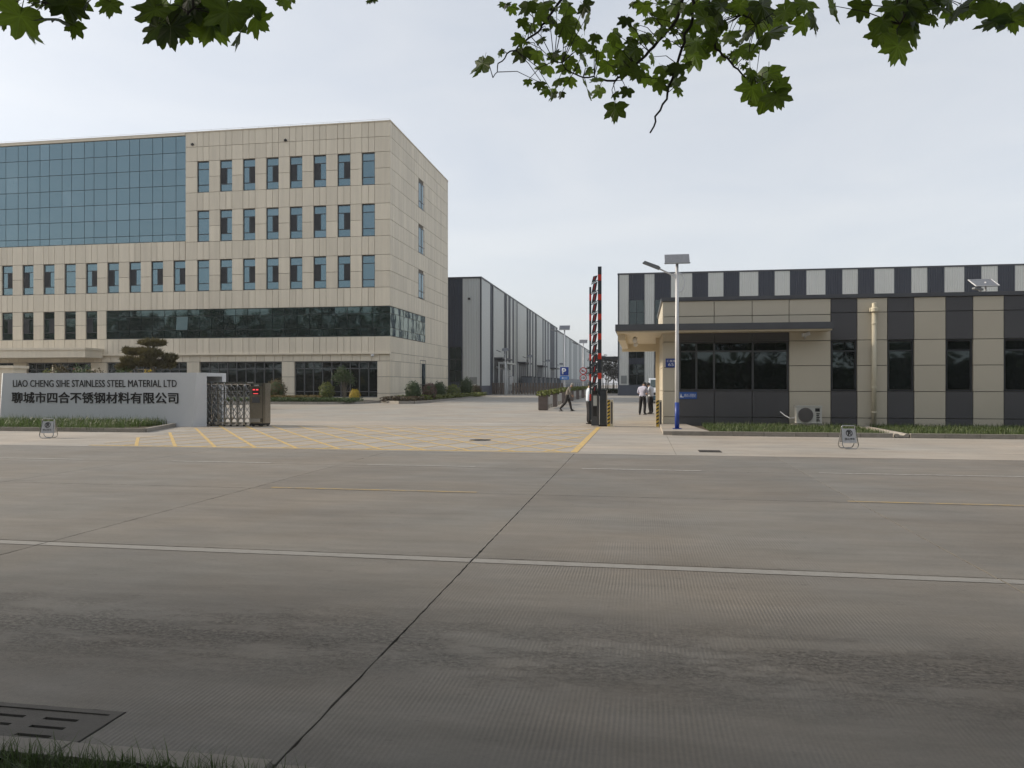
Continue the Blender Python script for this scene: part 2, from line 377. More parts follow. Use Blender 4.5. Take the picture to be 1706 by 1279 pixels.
def copy_tree(o, loc=None, rz=None, label=None, parent=None):
    c = o.copy(); COL.objects.link(c)
    if parent is not None: c.parent = parent
    if loc is not None: c.location = loc
    if rz is not None: c.rotation_euler = (0, 0, rz)
    if label: c['label'] = label
    for ch in [x for x in bpy.data.objects if x.parent == o] if False else CH(o): copy_tree(ch, parent=c)
    return c
def CH(o): return list(o.children)
def text(name, body, u0, u1, z0, z1, Y, mat, parent, off=0.0, depth=0.012, local=False, bold=0.0):
    """lettering fitted to the rectangle u0..u1 x z0..z1 on a plane facing -y"""
    cu = bpy.data.curves.new(name, 'FONT'); cu.body = body; cu.size = 1; cu.offset = min(off, 0) if len(body) > 3 else off; cu.resolution_u = 3
    to = bpy.data.objects.new('tmp', cu); COL.objects.link(to)
    dg = bpy.context.evaluated_depsgraph_get(); dg.update()
    me = bpy.data.meshes.new_from_object(to.evaluated_get(dg)); bpy.data.objects.remove(to)
    xs = [v.co.x for v in me.vertices]; ys = [v.co.y for v in me.vertices]
    ax, bx, ay, by = min(xs), max(xs), min(ys), max(ys)
    bm = bmesh.new(); bm.from_mesh(me)
    for v in bm.verts:
        x = u0 + (v.co.x - ax) / (bx - ax) * (u1 - u0); z = z0 + (v.co.y - ay) / (by - ay) * (z1 - z0); v.co = (x, Y, z)
    ext = bmesh.ops.extrude_face_region(bm, geom=list(bm.faces))
    for v in [g for g in ext['geom'] if isinstance(g, bmesh.types.BMVert)]: v.co.y += depth
    bmesh.ops.recalc_face_normals(bm, faces=list(bm.faces))
    if bold:                              # heavier strokes: the same outline four times, each a hair deeper
        g0 = list(bm.verts) + list(bm.edges) + list(bm.faces)
        for i, (dx, dz) in enumerate(((bold, 0), (0, bold), (bold, bold))):
            d = bmesh.ops.duplicate(bm, geom=g0); bmesh.ops.translate(bm, vec=(dx, .0015 * (i + 1), dz), verts=[g for g in d['geom'] if isinstance(g, bmesh.types.BMVert)])
    bm.to_mesh(me); bm.free(); me.materials.clear()
    return put(name, me, mat, parent, local)

# ------------------------------------------------------------------ ground, road, apron, yard
gb = B(); ys = [-1500, 33.0, 60.0, 80.0, 1800]; gv = []
for y in ys: gv += [(-1500, y, gz(y) - 0.16), (1500, y, gz(y) - 0.16)]
gb.add(gv, [(2 * i, 2 * i + 1, 2 * i + 3, 2 * i + 2) for i in range(len(ys) - 1)])
tag(put('ground', gb, M('earth', (0.17, 0.15, 0.12), 0.95, var=0.25, scale=0.4)), kind='structure')

def ring(x0, x1, y0, y1, g, step=0.3, jit=0.006, notch=None):
    """outline of a slab with slightly chipped, uneven edges"""
    pts = [(x0 + g, y0 + g), (x1 - g, y0 + g), (x1 - g, y1 - g), (x0 + g, y1 - g)]
    if notch:
        nx0, nx1, ny = notch; pts = [(x0 + g, y0 + g), (nx0, y0 + g), (nx0, ny), (nx1, ny), (nx1, y0 + g)] + pts[1:]
    out = []
    for i, p in enumerate(pts):
        q = pts[(i + 1) % len(pts)]; L_ = math.hypot(q[0] - p[0], q[1] - p[1]); n = max(1, int(L_ / step)) if step else 1
        for k in range(n):
            f = k / n; x = p[0] + (q[0] - p[0]) * f; y = p[1] + (q[1] - p[1]) * f
            if k and jit:
                e = rnd.gauss(0, jit) if rnd.random() < 0.85 else -abs(rnd.gauss(0, jit * 2.0))
                dx, dy = (q[0] - p[0]) / L_, (q[1] - p[1]) / L_; x += dy * e; y -= dx * e
            out.append((x, y))
    return out
def slab(parent, name, mat, rg, z0, z1, gzf=None):
    n = len(rg); b = B()
    zt = [(z1 if gzf is None else gzf(y)) for x, y in rg]
    b.add([(x, y, z0) for x, y in rg] + [(x, y, zt[i]) for i, (x, y) in enumerate(rg)],
          [tuple(range(n, 2 * n))] + [(k, (k + 1) % n, n + (k + 1) % n, n + k) for k in range(n)])
    return put(name, b, mat, parent)

road = tag(put('road', B().box(-90, 90, 2.6, 18.35, -0.14, -0.045), M('joint_dirt', (0.035, 0.03, 0.025), 0.95)), kind='structure')
XJ = [-1.58 + 4.6 * k for k in range(-14, 15)]
YR = [3.12, 7.17, 11.42, 14.98, 18.33]
DR = (-4.35, -2.58, 3.50)               # the drain cover's recess in the nearest slabs
for i in range(len(XJ) - 1):
    for j in range(4):
        x0, x1 = XJ[i], XJ[i + 1]; near = abs((x0 + x1) / 2) < 12
        nt_ = (max(DR[0], x0 + .01), DR[1], DR[2]) if (j == 0 and x0 < DR[1] < x1 and x0 < DR[0]) else None
        slab(road, 'concrete_slab', road_m, ring(x0, x1, YR[j], YR[j + 1], 0.0065 if j < 2 else 0.005, 0.09 if near else 0, 0.0022, nt_), -0.05, 0.0)
# painted lines on the road
def strip(parent, name, mat, x0, x1, y0, y1, z=0.004, seg=1.5, jit=0.004, gzf=None):
    b = B(); n = max(1, int((x1 - x0) / seg)); vs = []
    for k in range(n + 1):
        x = x0 + (x1 - x0) * k / n; vs += [(x, y0 + rnd.gauss(0, jit), z), (x, y1 + rnd.gauss(0, jit), z)]
    b.add(vs, [(2 * k, 2 * k + 2, 2 * k + 3, 2 * k + 1) for k in range(n)]); return put(name, b, mat, parent)
for i in range(len(XJ) - 1):
    strip(road, 'white_edge_line', line_white, XJ[i] + .01, XJ[i + 1] - .01, 6.98, 7.125)
strip(road, 'yellow_centre_line', line_yellow, -5.9, -2.5, 11.47, 11.56)
strip(road, 'yellow_centre_line', line_yellow, 2.9, 60, 11.47, 11.56)
strip(road, 'yellow_centre_line', line_yellow, -70, -22, 11.47, 11.56)
for k in range(-8, 10):
    x0 = -1.15 + 4.45 * k
    strip(road, 'white_lane_dash', dash_white, x0, x0 + (2.3 if k != 1 else 9.0) if k < 2 else x0 + 4.2, 15.06, 15.15)

# concrete apron between road and gate line, in slabs
apron = tag(put('apron', B().box(-90, 90, 18.36, 33.0, -0.15, -0.045), MATS['joint_dirt']), kind='structure')
for i in range(len(XJ) - 1):
    for j, (a, b_) in enumerate(((18.36, 25.4), (25.4, 33.0))):
        slab(apron, 'concrete_slab', apron_m, ring(XJ[i] + 2.4, XJ[i + 1] + 2.4, a, b_, 0.004, 0), -0.05, 0.0)
# yard behind the gate, rising gently
yb = B(); yy = [33.0, 40, 47, 54, 60, 80, 130, 400]; yv = []
for y in yy: yv += [(-90, y, gz(y)), (90, y, gz(y))]
yb.add(yv, [(2 * i, 2 * i + 1, 2 * i + 3, 2 * i + 2) for i in range(len(yy) - 1)])
yard = tag(put('yard_paving', yb, yard_m), kind='structure')
# yellow cross-hatched keep-clear box on the apron
ZB = 0.004
def poly_strip(p, q, wd):
    d = (Vector(q) - Vector(p)).normalized(); n = Vector((-d.y, d.x)) * wd / 2; p = Vector(p); q = Vector(q)
    return [tuple(p - n), tuple(q - n), tuple(q + n), tuple(p + n)]
def xl(y): return -14.9 - (y - 18.6) * 0.24        # left edge of the box
XRB = -1.62
def flat(name, mat, quad, parent, z): return put(name, B().add([(x, y, z) for x, y in quad], [(0, 1, 2, 3)]), mat, parent)
flat('yellow_box_edge', hatch_yellow, poly_strip((XRB, 18.6), (XRB, 29.9), 0.17), apron, ZB + .002)
flat('yellow_box_edge', hatch_yellow, poly_strip((xl(18.6), 18.66), (XRB - .1, 18.66), 0.16), apron, ZB + .002)
flat('yellow_box_edge', hatch_yellow, poly_strip((xl(28.6), 28.6), (XRB - .1, 29.9), 0.11), apron, ZB + .002)
def clip(xb, slope):
    y0, y1 = 18.72, 28.5; f = lambda y: xb + slope * (y - 18.6)
    ok = [y for y in [y0 + (y1 - y0) * k / 80 for k in range(81)] if xl(y) + .05 < f(y) < XRB - .1]
    return None if len(ok) < 6 else ((f(ok[0]), ok[0]), (f(ok[-1]), ok[-1]))
for k in range(-8, 24):
    s_ = clip(-14.6 + 1.16 * k, -0.70)
    if s_: flat('yellow_hatch_line', hatch_yellow, poly_strip(*s_, 0.095), apron, ZB)
for k in range(-8, 24):
    s_ = clip(-17.5 + 1.16 * k, 0.30)
    if s_: flat('yellow_hatch_line', hatch_yellow, poly_strip(*s_, 0.085), apron, ZB + .001)

# near verge: soil sheet, kerb stones, drain cover
verge = tag(put('verge', B().box(-60, 60, -12, 2.98, -0.2, 0.0), soil_m), kind='structure')
kerbn = thing('kerb', 'pale concrete kerb along the near grass verge at the bottom left', 'kerb', (-6, 3.05, 0))
for k in range(40):
    x0 = -1.58 - 0.99 * (k + 1)
    put('kerb_stone', B().prism(ring(x0, x0 + .98, 2.985, 3.115, 0.001, 0.12, 0.003), -0.06, 0.028 + rnd.uniform(-.003, .003)), kerb_m, kerbn)
kerb2 = thing('kerb', 'low flush concrete kerb right of the drain, running on out of the picture', 'kerb', (10, 3.05, 0))
for k in range(30):
    x0 = -1.565 + 0.99 * k
    put('kerb_stone', B().prism(ring(x0, x0 + .98, 2.985, 3.115, 0.001, 0.12, 0.003), -0.06, 0.010), kerb_m, kerb2)
dc = thing('drain_cover', 'dark slotted drain cover sunk in the road by the near kerb', 'drain cover', (-3.5, 3.36, 0))
put('drain_frame', B().box(-4.34, -2.59, 3.455, 3.494, -.04, .004).box(-2.64, -2.59, 3.125, 3.454, -.04, .004).box(-4.34, -4.29, 3.125, 3.454, -.04, .004), cover_m, dc)
put('pit', B().box(-4.34, -2.59, 3.121, 3.494, -.049, -.042), pit_m, dc)  # black sheet: shade of the drain's depth put into the colour
xs, ysl = [-4.285], [3.127]
for k in range(5): x = -4.15 + k * 0.30; xs += [x, x + .19]
xs.append(-2.645)
for k in range(3): y = 3.185 + k * 0.088; ysl += [y, y + .026]
ysl.append(3.452)
db = B()
for i in range(len(xs) - 1):
    for j in range(len(ysl) - 1):
        if i % 2 == 1 and j % 2 == 1: continue
        db.box(xs[i], xs[i + 1], ysl[j], ysl[j + 1], -.03, -.002)
put('slotted_plate', db, cover_m, dc)

def manhole(x, y, r, label):
    t = thing('manhole_cover', label, 'manhole cover', (x, y, 0))
    put('rim', B().lathe((x, y, 0), [(r, 0.001), (r, .008), (r * .9, .008), (r * .9, .004), (0.001, .004)], 28), iron_m, t)
    b = B().lathe((x, y, 0), [(r * .87, .0045), (r * .87, .009), (0.001, .009)], 28)
    for i in range(-3, 4):
        for j in range(-3, 4):
            if i * i + j * j < 10: b.box(x + i * .085 - .02, x + i * .085 + .02, y + j * .085 - .02, y + j * .085 + .02, .009, .013)
    put('lid', b, iron_m, t)
manhole(-4.74, 22.33, 0.33, 'round iron manhole cover inside the yellow hatched box')
gr = thing('drain_grate', 'small rectangular grate in the pale concrete before the gatehouse', 'drain grate', (1.68, 19.5, 0))
put('frame', B().box(1.42, 1.95, 19.26, 19.31, .001, .012).box(1.42, 1.95, 19.72, 19.77, .001, .012).box(1.42, 1.46, 19.311, 19.719, .001, .012).box(1.91, 1.95, 19.311, 19.719, .001, .012), iron_m, gr)
put('sump_shade_sheet', B().box(1.46, 1.91, 19.311, 19.719, .001, .003), pit_m, gr)  # thin black sheet under the bars, painted as the shade below
for k in range(8): put('bar', B().box(1.475 + k * .055, 1.505 + k * .055, 19.311, 19.719, .004, .011), iron_m, gr)

# ------------------------------------------------------------------ grass
def grass(name, label, pts_fn, n, h0, h1, wd, mat=grass_m, z_fn=None, lean=0.35):
    b = B()
    for _ in range(n):
        x, y, z = pts_fn(); h = rnd.uniform(h0, h1) * (1.0 if rnd.random() < .9 else 1.4)
        a = rnd.uniform(0, 2 * math.pi); dx, dy = math.cos(a), math.sin(a); l = h * rnd.uniform(.05, lean); bd = rnd.uniform(.2, .6)
        wx, wy = -dy * wd / 2, dx * wd / 2
        b.add([(x - wx, y - wy, z), (x + wx, y + wy, z), (x + wx * .7 + dx * l * bd, y + wy * .7 + dy * l * bd, z + h * .6), (x - wx * .7 + dx * l * bd, y - wy * .7 + dy * l * bd, z + h * .6), (x + dx * l * 1.6, y + dy * l * 1.6, z + h)],
              [(0, 1, 2, 3), (3, 2, 4)])
    return tag(put(name, b, mat), label, 'grass', kind='stuff')
def near_pt():
    x = rnd.uniform(-5.5, -1.35) if rnd.random() < .8 else rnd.uniform(-9, 3); e = rnd.random()
    return (x, 2.975 - (e ** 1.6) * 1.5, 0.0)
grass('grass', 'rough grass on the near verge behind the kerb', near_pt, 15000, .035, .12, .005, lean=.8)

# ------------------------------------------------------------------ grass strips with kerbs (sign wall and gatehouse)
def bed(name, label, rg, z, kerb_segs, kw=0.13):
    t = thing(name, label, 'planting bed', (rg[0][0], rg[0][1], 0))
    put('soil', B().prism(rg, -0.04, z), soil_m, t)
    for (p, q) in kerb_segs:
        P, Q = Vector(p), Vector(q); L_ = (Q - P).length; n = max(1, round(L_ / 1.0))
        for k in range(n):
            a = P + (Q - P) * (k / n); c_ = P + (Q - P) * ((k + 1) / n - 0.012 / L_)
            b = B().bar((a.x, a.y, 0.03), (c_.x, c_.y, 0.03), kw, 0.22); put('kerb_stone', b, kerb_m, t)
    return t
bed('sign_bed', 'kerbed grass bed in front of the white company sign wall', [(-40, 23.75), (-17.15, 24.15), (-18.5, 27.3), (-40, 27.3)], 0.07, [((-40, 23.6), (-17.0, 24.0)), ((-17.0, 24.0), (-18.3, 27.9))])
def g1():
    x = rnd.uniform(-32, -18.4); return (x, min(27.33, rnd.uniform(23.85, 27.35) if rnd.random() < .6 else rnd.uniform(26.2, 27.35)), .07)
grass('grass', 'green grass along the foot of the white sign wall', g1, 15000, .12, .34, .016)
bed('gatehouse_bed', 'kerbed grass strip left of the drain channel before the gatehouse', [(2.3, 25.6), (7.75, 25.6), (7.75, 30.45), (1.75, 30.45)], 0.06, [((1.0, 25.5), (7.75, 25.45))])
bed('gatehouse_bed', 'kerbed grass strip right of the drain channel before the gatehouse', [(8.25, 25.6), (40, 25.6), (40, 30.45), (8.25, 30.45)], 0.06, [((8.25, 25.45), (40, 25.35))])
def g2():
    x = rnd.uniform(2.3, 7.7); y = rnd.uniform(25.6, 30.4)
    return (x, y, .06)
grass('grass', 'grass around the air conditioner before the gatehouse wall', g2, 9000, .07, .20, .016)
def g3():
    x = rnd.uniform(8.3, 17); y = rnd.uniform(25.6, 30.4)
    return (x, y, .06)
grass('grass', 'grass right of the drainpipe before the gatehouse wall', g3, 13000, .07, .20, .016)
ch = thing('drain_channel', 'sloping concrete gutter from the drainpipe to the kerb', 'gutter', (8.0, 28, 0))
put('gutter', B().prism_y([(7.80, .02), (8.22, .02), (8.22, .13), (8.12, .13), (8.06, .075), (7.96, .075), (7.9, .13), (7.80, .13)], 25.42, 30.4), apron_m, ch)
st = thing('entrance_step', 'raised pale concrete platform under the solar lamp by the gatehouse corner', 'step', (1.3, 28, 0))
put('platform', B().prism([(0.72, 25.64), (2.24, 25.64), (1.72, 30.46), (0.72, 30.46)], 0.0, .125), apron_m, st)

# ------------------------------------------------------------------ office building (left)
OX, OY, OZ = -20.4, 60.3, 0.28
OL, OB, OT = -73.0, 79.4, 23.4
off = thing('office_building', 'five storey beige stone clad office block with blue glass curtain wall', 'building', (-46, 70, OZ))
put('core_wall', B().box(OL, OX - .06, OY + .22, OB, 3.66, OT - .15).box(OL, OX - .06, OY + .5, OB, OZ - .1, 3.655), joint, off)
PAN = []                                  # stone panels: (area, box)
GAP = 0.016
def pan(x0, x1, z0, z1, proud=0.0):
    g = GAP; PAN.append(((x1 - x0) * (z1 - z0) * (1 + rnd.random() * 1e-3), (x0 + g, x1 - g, OY + .0 - proud, OY + .225, z0 + g, z1 - g)))
def span(s0, s1, bot, top):               # panels of the +x side face
    g = GAP; PAN.append(((s1 - s0) * (top - bot) * 0.3, (OX - .065, OX, s0 + g, s1 - g, bot + g, top - g)))
WR = [-22.85 - 2.13 * k for k in range(8)]                    # left edges, right-hand section
WLft = [-40.0 - 2.13 * j for j in range(15)]                  # left-hand section
WW = 1.12
def win_breaks(x0, x1, cols):
    xs_ = [x0]
    for c_ in sorted(cols): xs_ += [c_, c_ + WW / 2, c_ + WW]
    xs_.append(x1); return xs_
def band(x0, x1, cols, z0, z1):
    xs_ = win_breaks(x0, x1, cols)
    for a, b_ in zip(xs_, xs_[1:]):
        if b_ - a > 0.05: pan(a, b_, z0, z1)
def piers(x0, x1, cols, z0, z1):
    edges = [x0]
    for c_ in sorted(cols): edges += [c_, c_ + WW]
    edges.append(x1); zm = (z0 + z1) / 2
    for a, b_ in zip(edges[::2], edges[1::2]):
        if b_ - a > 0.05: pan(a, b_, z0, zm); pan(a, b_, zm, z1)
SPLIT = -38.85
for z0, z1 in ((22.15, 23.4), (20.9, 22.15), (16.65, 18.2), (12.4, 13.95)): band(SPLIT, OX, WR, z0, z1)
for z0, z1 in ((18.2, 20.9), (13.95, 16.65)): piers(SPLIT, OX, WR, z0, z1)
ALLW = WR + WLft
piers(OL, OX, ALLW, 9.7, 12.4)
band(OL, OX, ALLW, 8.15, 9.7)
band(OL, SPLIT, WLft, 12.4, 14.05)
R4 = [c_ for c_ in WLft if c_ < -47]
piers(OL, -46.5, R4, 5.65, 8.15)
band(OL, OX, ALLW, 4.3, 5.65)
# recessed lintel band and ground floor piers
def gpan(x0, x1, z0, z1): PAN.append(((x1 - x0) * (z1 - z0), (x0 + GAP, x1 - GAP, OY + .12, OY + .49, z0 + GAP, z1 - GAP)))
x = OX
while x > OL + .2:
    w_ = 0.72 if int(x * 7) % 2 else 0.95; gpan(max(OL, x - w_), x, 3.6, 4.29); x -= w_
GFO = [(-28.88, -21.56), (-37.62, -30.02), (-46.53, -38.81), (-54.55, -48.13), (-57.6, -55.95), (-72.5, -58.6)]
gx = [OX]
for a, b_ in GFO: gx += [b_, a]
gx.append(OL)
for b_, a in zip(gx[::2], gx[1::2]):
    n = max(1, round((b_ - a) / 1.25))
    for k in range(n):
        p0, p1 = a + (b_ - a) * k / n, a + (b_ - a) * (k + 1) / n
        for z0, z1 in ((OZ, .92), (.92, 2.3), (2.3, 3.6)): gpan(p0, p1, z0, z1)
put('ledge', B().box(OL, OX + .02, OY - .10, OY + .225, 4.18, 4.315), stone, off)
# side face (+x)
SWIN = [(68.4, 70.4, 18.15, 20.55), (68.4, 70.4, 13.95, 16.35), (68.4, 70.4, 9.75, 12.1), (68.95, 70.85, 1.0, 3.95)]
SB = [OZ, .92, 2.3, 3.6, 4.3, 5.65, 8.15, 9.7, 11.05, 12.4, 13.95, 15.3, 16.65, 18.2, 19.55, 20.9, 22.15, 23.4]
for z0, z1 in zip(SB, SB[1:]):
    y = OY; k = 0
    while y < OB - .05:
        w_ = (0.62, 0.62, 1.05)[k % 3]; k += 1; y1 = min(OB, y + w_)
        if not ((5.6 < z0 < 8.1 and y < 71.0 - .3) or any(a - .3 < y and y1 < b_ + .3 and z0 < d - .4 and z1 > c_ + .4 for a, b_, c_, d in SWIN)): span(y, y1, z0, z1)
        y = y1
# the 300 largest panels are single pieces; the rest one joined part
PAN.sort(key=lambda q: -q[0])
for a, bx in PAN[:300]: brick('stone_panel', stone, off, *bx)
rest = B()
for a, bx in PAN[300:]: rest.box(*bx)
tag(put('stone_panel', rest, stone, off), kind='stuff')
# coping and lightning rail on the roof
cop = put('coping', B().box(OL, OX + .05, OY - .06, OY + .5, OT - .01, OT + .06).box(OX - .45, OX + .05, OY + .501, OB, OT - .01, OT + .06), stone, off)
rail = B().tube([(OL, OY + .1, OT + .22), (OX - .1, OY + .1, OT + .22), (OX - .1, OB, OT + .22)], .012, 5)
for k in range(36): xx = OX - .1 - k * 1.45; rail.cyl((xx, OY + .1, OT + .05), (xx, OY + .1, OT + .22), .012, n=5)
put('lightning_rail', rail, alum_m, off)

def window(parent, x0, x1, z0, z1, Y, sash, gl, dep=0.13, transom=0.24, low=0.24):
    """punched window: frame, upper light, lower light and a side sash covered by a dark fly screen"""
    f = B(); t_ = .055; yb, yf = Y + dep + .05, Y + dep - .02
    f.box(x0, x0 + t_, yf, yb, z0, z1).box(x1 - t_, x1, yf, yb, z0, z1).box(x0 + t_, x1 - t_, yf, yb, z1 - t_, z1).box(x0 + t_, x1 - t_, yf, yb, z0, z0 + t_)
    h = z1 - z0; za, zb = z1 - h * transom, z0 + h * low
    f.box(x0 + t_, x1 - t_, yf, yb, za - .04, za + .02).box(x0 + t_, x1 - t_, yf, yb, zb - .02, zb + .04)
    xm = (x0 + x1) / 2
    if sash: f.box(xm - .035, xm + .035, yf, yb, zb + .04, za - .04)
    wn = put('window', f, frame_m, parent)
    def pane(a, b_, c_, d):
        m = B(); tl = rnd.gauss(0, .0018); tz = rnd.gauss(0, .0018); yy_ = Y + dep + .02; hw, hh = (b_ - a) / 2, (d - c_) / 2
        m.add([(a, yy_ - hw * tl - hh * tz, c_), (b_, yy_ + hw * tl - hh * tz, c_), (b_, yy_ + hw * tl + hh * tz, d), (a, yy_ - hw * tl + hh * tz, d),
               (a, yy_ + .02, c_), (b_, yy_ + .02, c_), (b_, yy_ + .02, d), (a, yy_ + .02, d)], [(0, 1, 2, 3), (0, 4, 5, 1), (3, 2, 6, 7), (7, 6, 5, 4)])
        put('pane', m, gl, wn)
    pane(x0 + t_, x1 - t_, za + .02, z1 - t_); pane(x0 + t_, x1 - t_, z0 + t_, zb - .02)
    if sash:
        pane(x0 + t_, xm - .03, zb + .04, za - .04); pane(xm + .03, x1 - t_, zb + .04, za - .04)
        a, b_ = (x0 + t_, xm - .035) if sash < 0 else (xm + .035, x1 - t_)
        put('fly_screen', B().box(a, b_, yf - .012, yf + .004, zb + .02, za - .02), screen_m, wn)
    else: pane(x0 + t_, x1 - t_, zb + .04, za - .04)
    return wn
put('reveal_back', B().box(OL + .1, OX - .2, OY + .20, OY + .219, 4.4, 23.0), M('joint_back', (0.20, 0.18, 0.15), .9), off)
rowsR = {18.2: [0, -1, 1, 1, -1, -1, 1, 0][::1], 13.95: [0, -1, 1, 1, -1, -1, 1, 0], 9.7: [0, -1, 1, 1, -1, -1, 1, 0]}
for z0, seq in rowsR.items():
    for k, c_ in enumerate(sorted(WR)):
        window(off, c_, c_ + WW, z0 + .02, z0 + 2.66, OY, seq[k], glass_sky)
seqL = [1, -1, -1, 0, 1, -1, -1, 1, 1]
for k, c_ in enumerate(sorted(WLft)):
    kk = k - (len(WLft) - 9); window(off, c_, c_ + WW, 9.72, 12.36, OY, seqL[kk] if kk >= 0 else rnd.choice((-1, 0, 1)), glass_sky)
for c_ in R4: window(off, c_, c_ + WW, 5.67, 8.11, OY, rnd.choice((-1, 1, 0)), glass_dark)
# curtain wall
cw = put('curtain_wall', B().box(OL, SPLIT, OY + .16, OY + .22, 14.05, 23.2), frame_m, off)
cz = [14.08, 14.66, 16.09, 17.50, 18.90, 20.32, 21.75, 23.17]
cx = [SPLIT]; k = 0
while cx[-1] > OL + .5:
    cx.append(cx[-1] - (0.96 if k % 2 == 0 or k == 0 else 1.27)); k += 1
for a, b_ in zip(cx[1:], cx):
    for c_, d in zip(cz, cz[1:]):
        m = B(); tl, tz = rnd.gauss(0, .004), rnd.gauss(0, .004); y0 = OY + .09; hw, hh = (b_ - a) / 2, (d - c_) / 2; g = .022
        m.add([(a + g, y0 - hw * tl - hh * tz, c_ + g), (b_ - g, y0 + hw * tl - hh * tz, c_ + g), (b_ - g, y0 + hw * tl + hh * tz, d - g), (a + g, y0 - hw * tl + hh * tz, d - g),
               (a + g, OY + .16, c_ + g), (b_ - g, OY + .16, c_ + g), (b_ - g, OY + .16, d - g), (a + g, OY + .16, d - g)], [(0, 1, 2, 3), (0, 4, 5, 1), (1, 5, 6, 2), (2, 6, 7, 3), (3, 7, 4, 0)])
        put('glass_pane', m, glass_sky, cw)
put('curtain_head', B().box(OL, SPLIT, OY - .04, OY + .225, 23.2, 23.39), stone, off)
# second floor ribbon window wrapping the corner
rb = put('ribbon_window', B().box(-46.5, OX - .1, OY + .15, OY + .21, 5.65, 8.15).box(OX - .12, OX - .065, OY + .16, 71.0, 5.65, 8.15), M('ribbon_frame', (.13, .16, .155), .5, .2), off)
RBZ = [5.68, 6.35, 7.55, 8.12]
xs_ = [-46.5 + 1.118 * k for k in range(24)]; xs_[-1] = OX
for i, (a, b_) in enumerate(zip(xs_, xs_[1:])):
    for j, (c_, d) in enumerate(zip(RBZ, RBZ[1:])):
        tl, tz = rnd.gauss(0, .0025), rnd.gauss(0, .0025); y0 = OY + .07; hw, hh = (b_ - a) / 2, (d - c_) / 2; g = .024; m = B()
        if i == 6 and j == 1: tz = 0.09
        m.add([(a + g, y0 - hw * tl - hh * tz, c_ + g), (b_ - g, y0 + hw * tl - hh * tz, c_ + g), (b_ - g, y0 + hw * tl + hh * tz, d - g), (a + g, y0 - hw * tl + hh * tz, d - g),
               (a + g, OY + .15, c_ + g), (b_ - g, OY + .15, c_ + g), (b_ - g, OY + .15, d - g), (a + g, OY + .15, d - g)], [(0, 1, 2, 3), (0, 4, 5, 1), (1, 5, 6, 2), (2, 6, 7, 3), (3, 7, 4, 0)])
        put('glass_pane', m, glass_dark, rb)
for k in range(9):
    a = OY + .1 + k * 1.2; b_ = min(71.0, a + 1.2)
    for c_, d in zip(RBZ, RBZ[1:]):
        e = rnd.gauss(0, .004); m = B()
        m.add([(OX - .02 + e, a + .016, c_ + .016), (OX - .02 - e, b_ - .016, c_ + .016), (OX - .02 - e, b_ - .016, d - .016), (OX - .02 + e, a + .016, d - .016),
               (OX - .065, a + .016, c_ + .016), (OX - .065, b_ - .016, c_ + .016), (OX - .065, b_ - .016, d - .016), (OX - .065, a + .016, d - .016)], [(0, 1, 2, 3), (0, 4, 5, 1), (1, 5, 6, 2), (2, 6, 7, 3), (3, 7, 4, 0)])
        put('glass_pane', m, glass_sky, rb)
# side windows
for a, b_, c_, d in SWIN:
    f = B().box(OX - .06, OX + .012, a, a + .06, c_, d).box(OX - .06, OX + .012, b_ - .06, b_, c_, d).box(OX - .06, OX + .012, a + .06, b_ - .06, d - .06, d).box(OX - .06, OX + .012, a + .06, b_ - .06, c_, c_ + .06)
    f.box(OX - .05, OX + .008, (a + b_) / 2 - .03, (a + b_) / 2 + .03, c_ + .06, d - .06).box(OX - .05, OX + .008, a + .06, b_ - .06, c_ + .62, c_ + .68)
    wn = put('window', f, frame_m, off)
    put('pane', B().box(OX - .062, OX - .02, a + .06, b_ - .06, c_ + .06, d - .06), glass_sky, wn)
# ground floor glazing
for (a, b_) in GFO[:4] + GFO[4:]:
    n = max(2, round((b_ - a) / .82)); f = B(); yf, yb = OY + .33, OY + .42
    f.box(a, b_, yf, yb, OZ + .3, OZ + .38).box(a, b_, yf, yb, 3.5, 3.62).box(a, b_, yf - .01, yb, 2.95, 3.03).box(a, b_, yf - .01, yb, 1.02, 1.10)
    for k in range(n + 1): xx = a + (b_ - a) * k / n; f.box(xx - .04, xx + .04, yf - .014, yb, OZ + .3, 3.6)
    gw = put('shop_window', f, M('mullion_grey', (0.10, 0.105, 0.11), 0.45, 0.3), off)
    for k in range(n):
        p0, p1 = a + (b_ - a) * k / n + .04, a + (b_ - a) * (k + 1) / n - .04
        for c_, d in ((OZ + .38, 1.02), (1.10, 2.95), (3.03, 3.5)):
            tl = rnd.gauss(0, .003); y0 = yf + .045
            put('pane', B().add([(p0, y0 - tl, c_), (p1, y0 + tl, c_), (p1, y0 + tl, d), (p0, y0 - tl, d)], [(0, 1, 2, 3)]), glass_room, gw)
    put('plinth', B().box(a, b_, OY + .25, OY + .45, OZ - .05, OZ + .3), stone, off)
# entrance canopy
put('entrance_canopy', B().box(-66, -46.8, 58.1, OY - .02, 3.98, 4.62).box(-66, -46.72, 58.0, OY - .02, 4.625, 4.80), stone, off)
for (uu, vv) in ((321, 241), (476, 234)):
    p = on_y(uu, vv, OY - .02); put('floodlight', B().box(p.x - .1, p.x + .1, OY - .16, OY - .012, p.z - .06, p.z + .08).box(p.x - .03, p.x + .03, OY - .1, OY - .012, p.z + .08, p.z + .14), black_m, off)
p = on_y(621, 592, OY)
put('camera_dome', B().lathe((p.x, OY - .05, p.z - .12), [(.02, 0), (.12, .04), (.14, .12), (.14, .2), (.03, .22)], 12), pole_m, off, smooth=True)

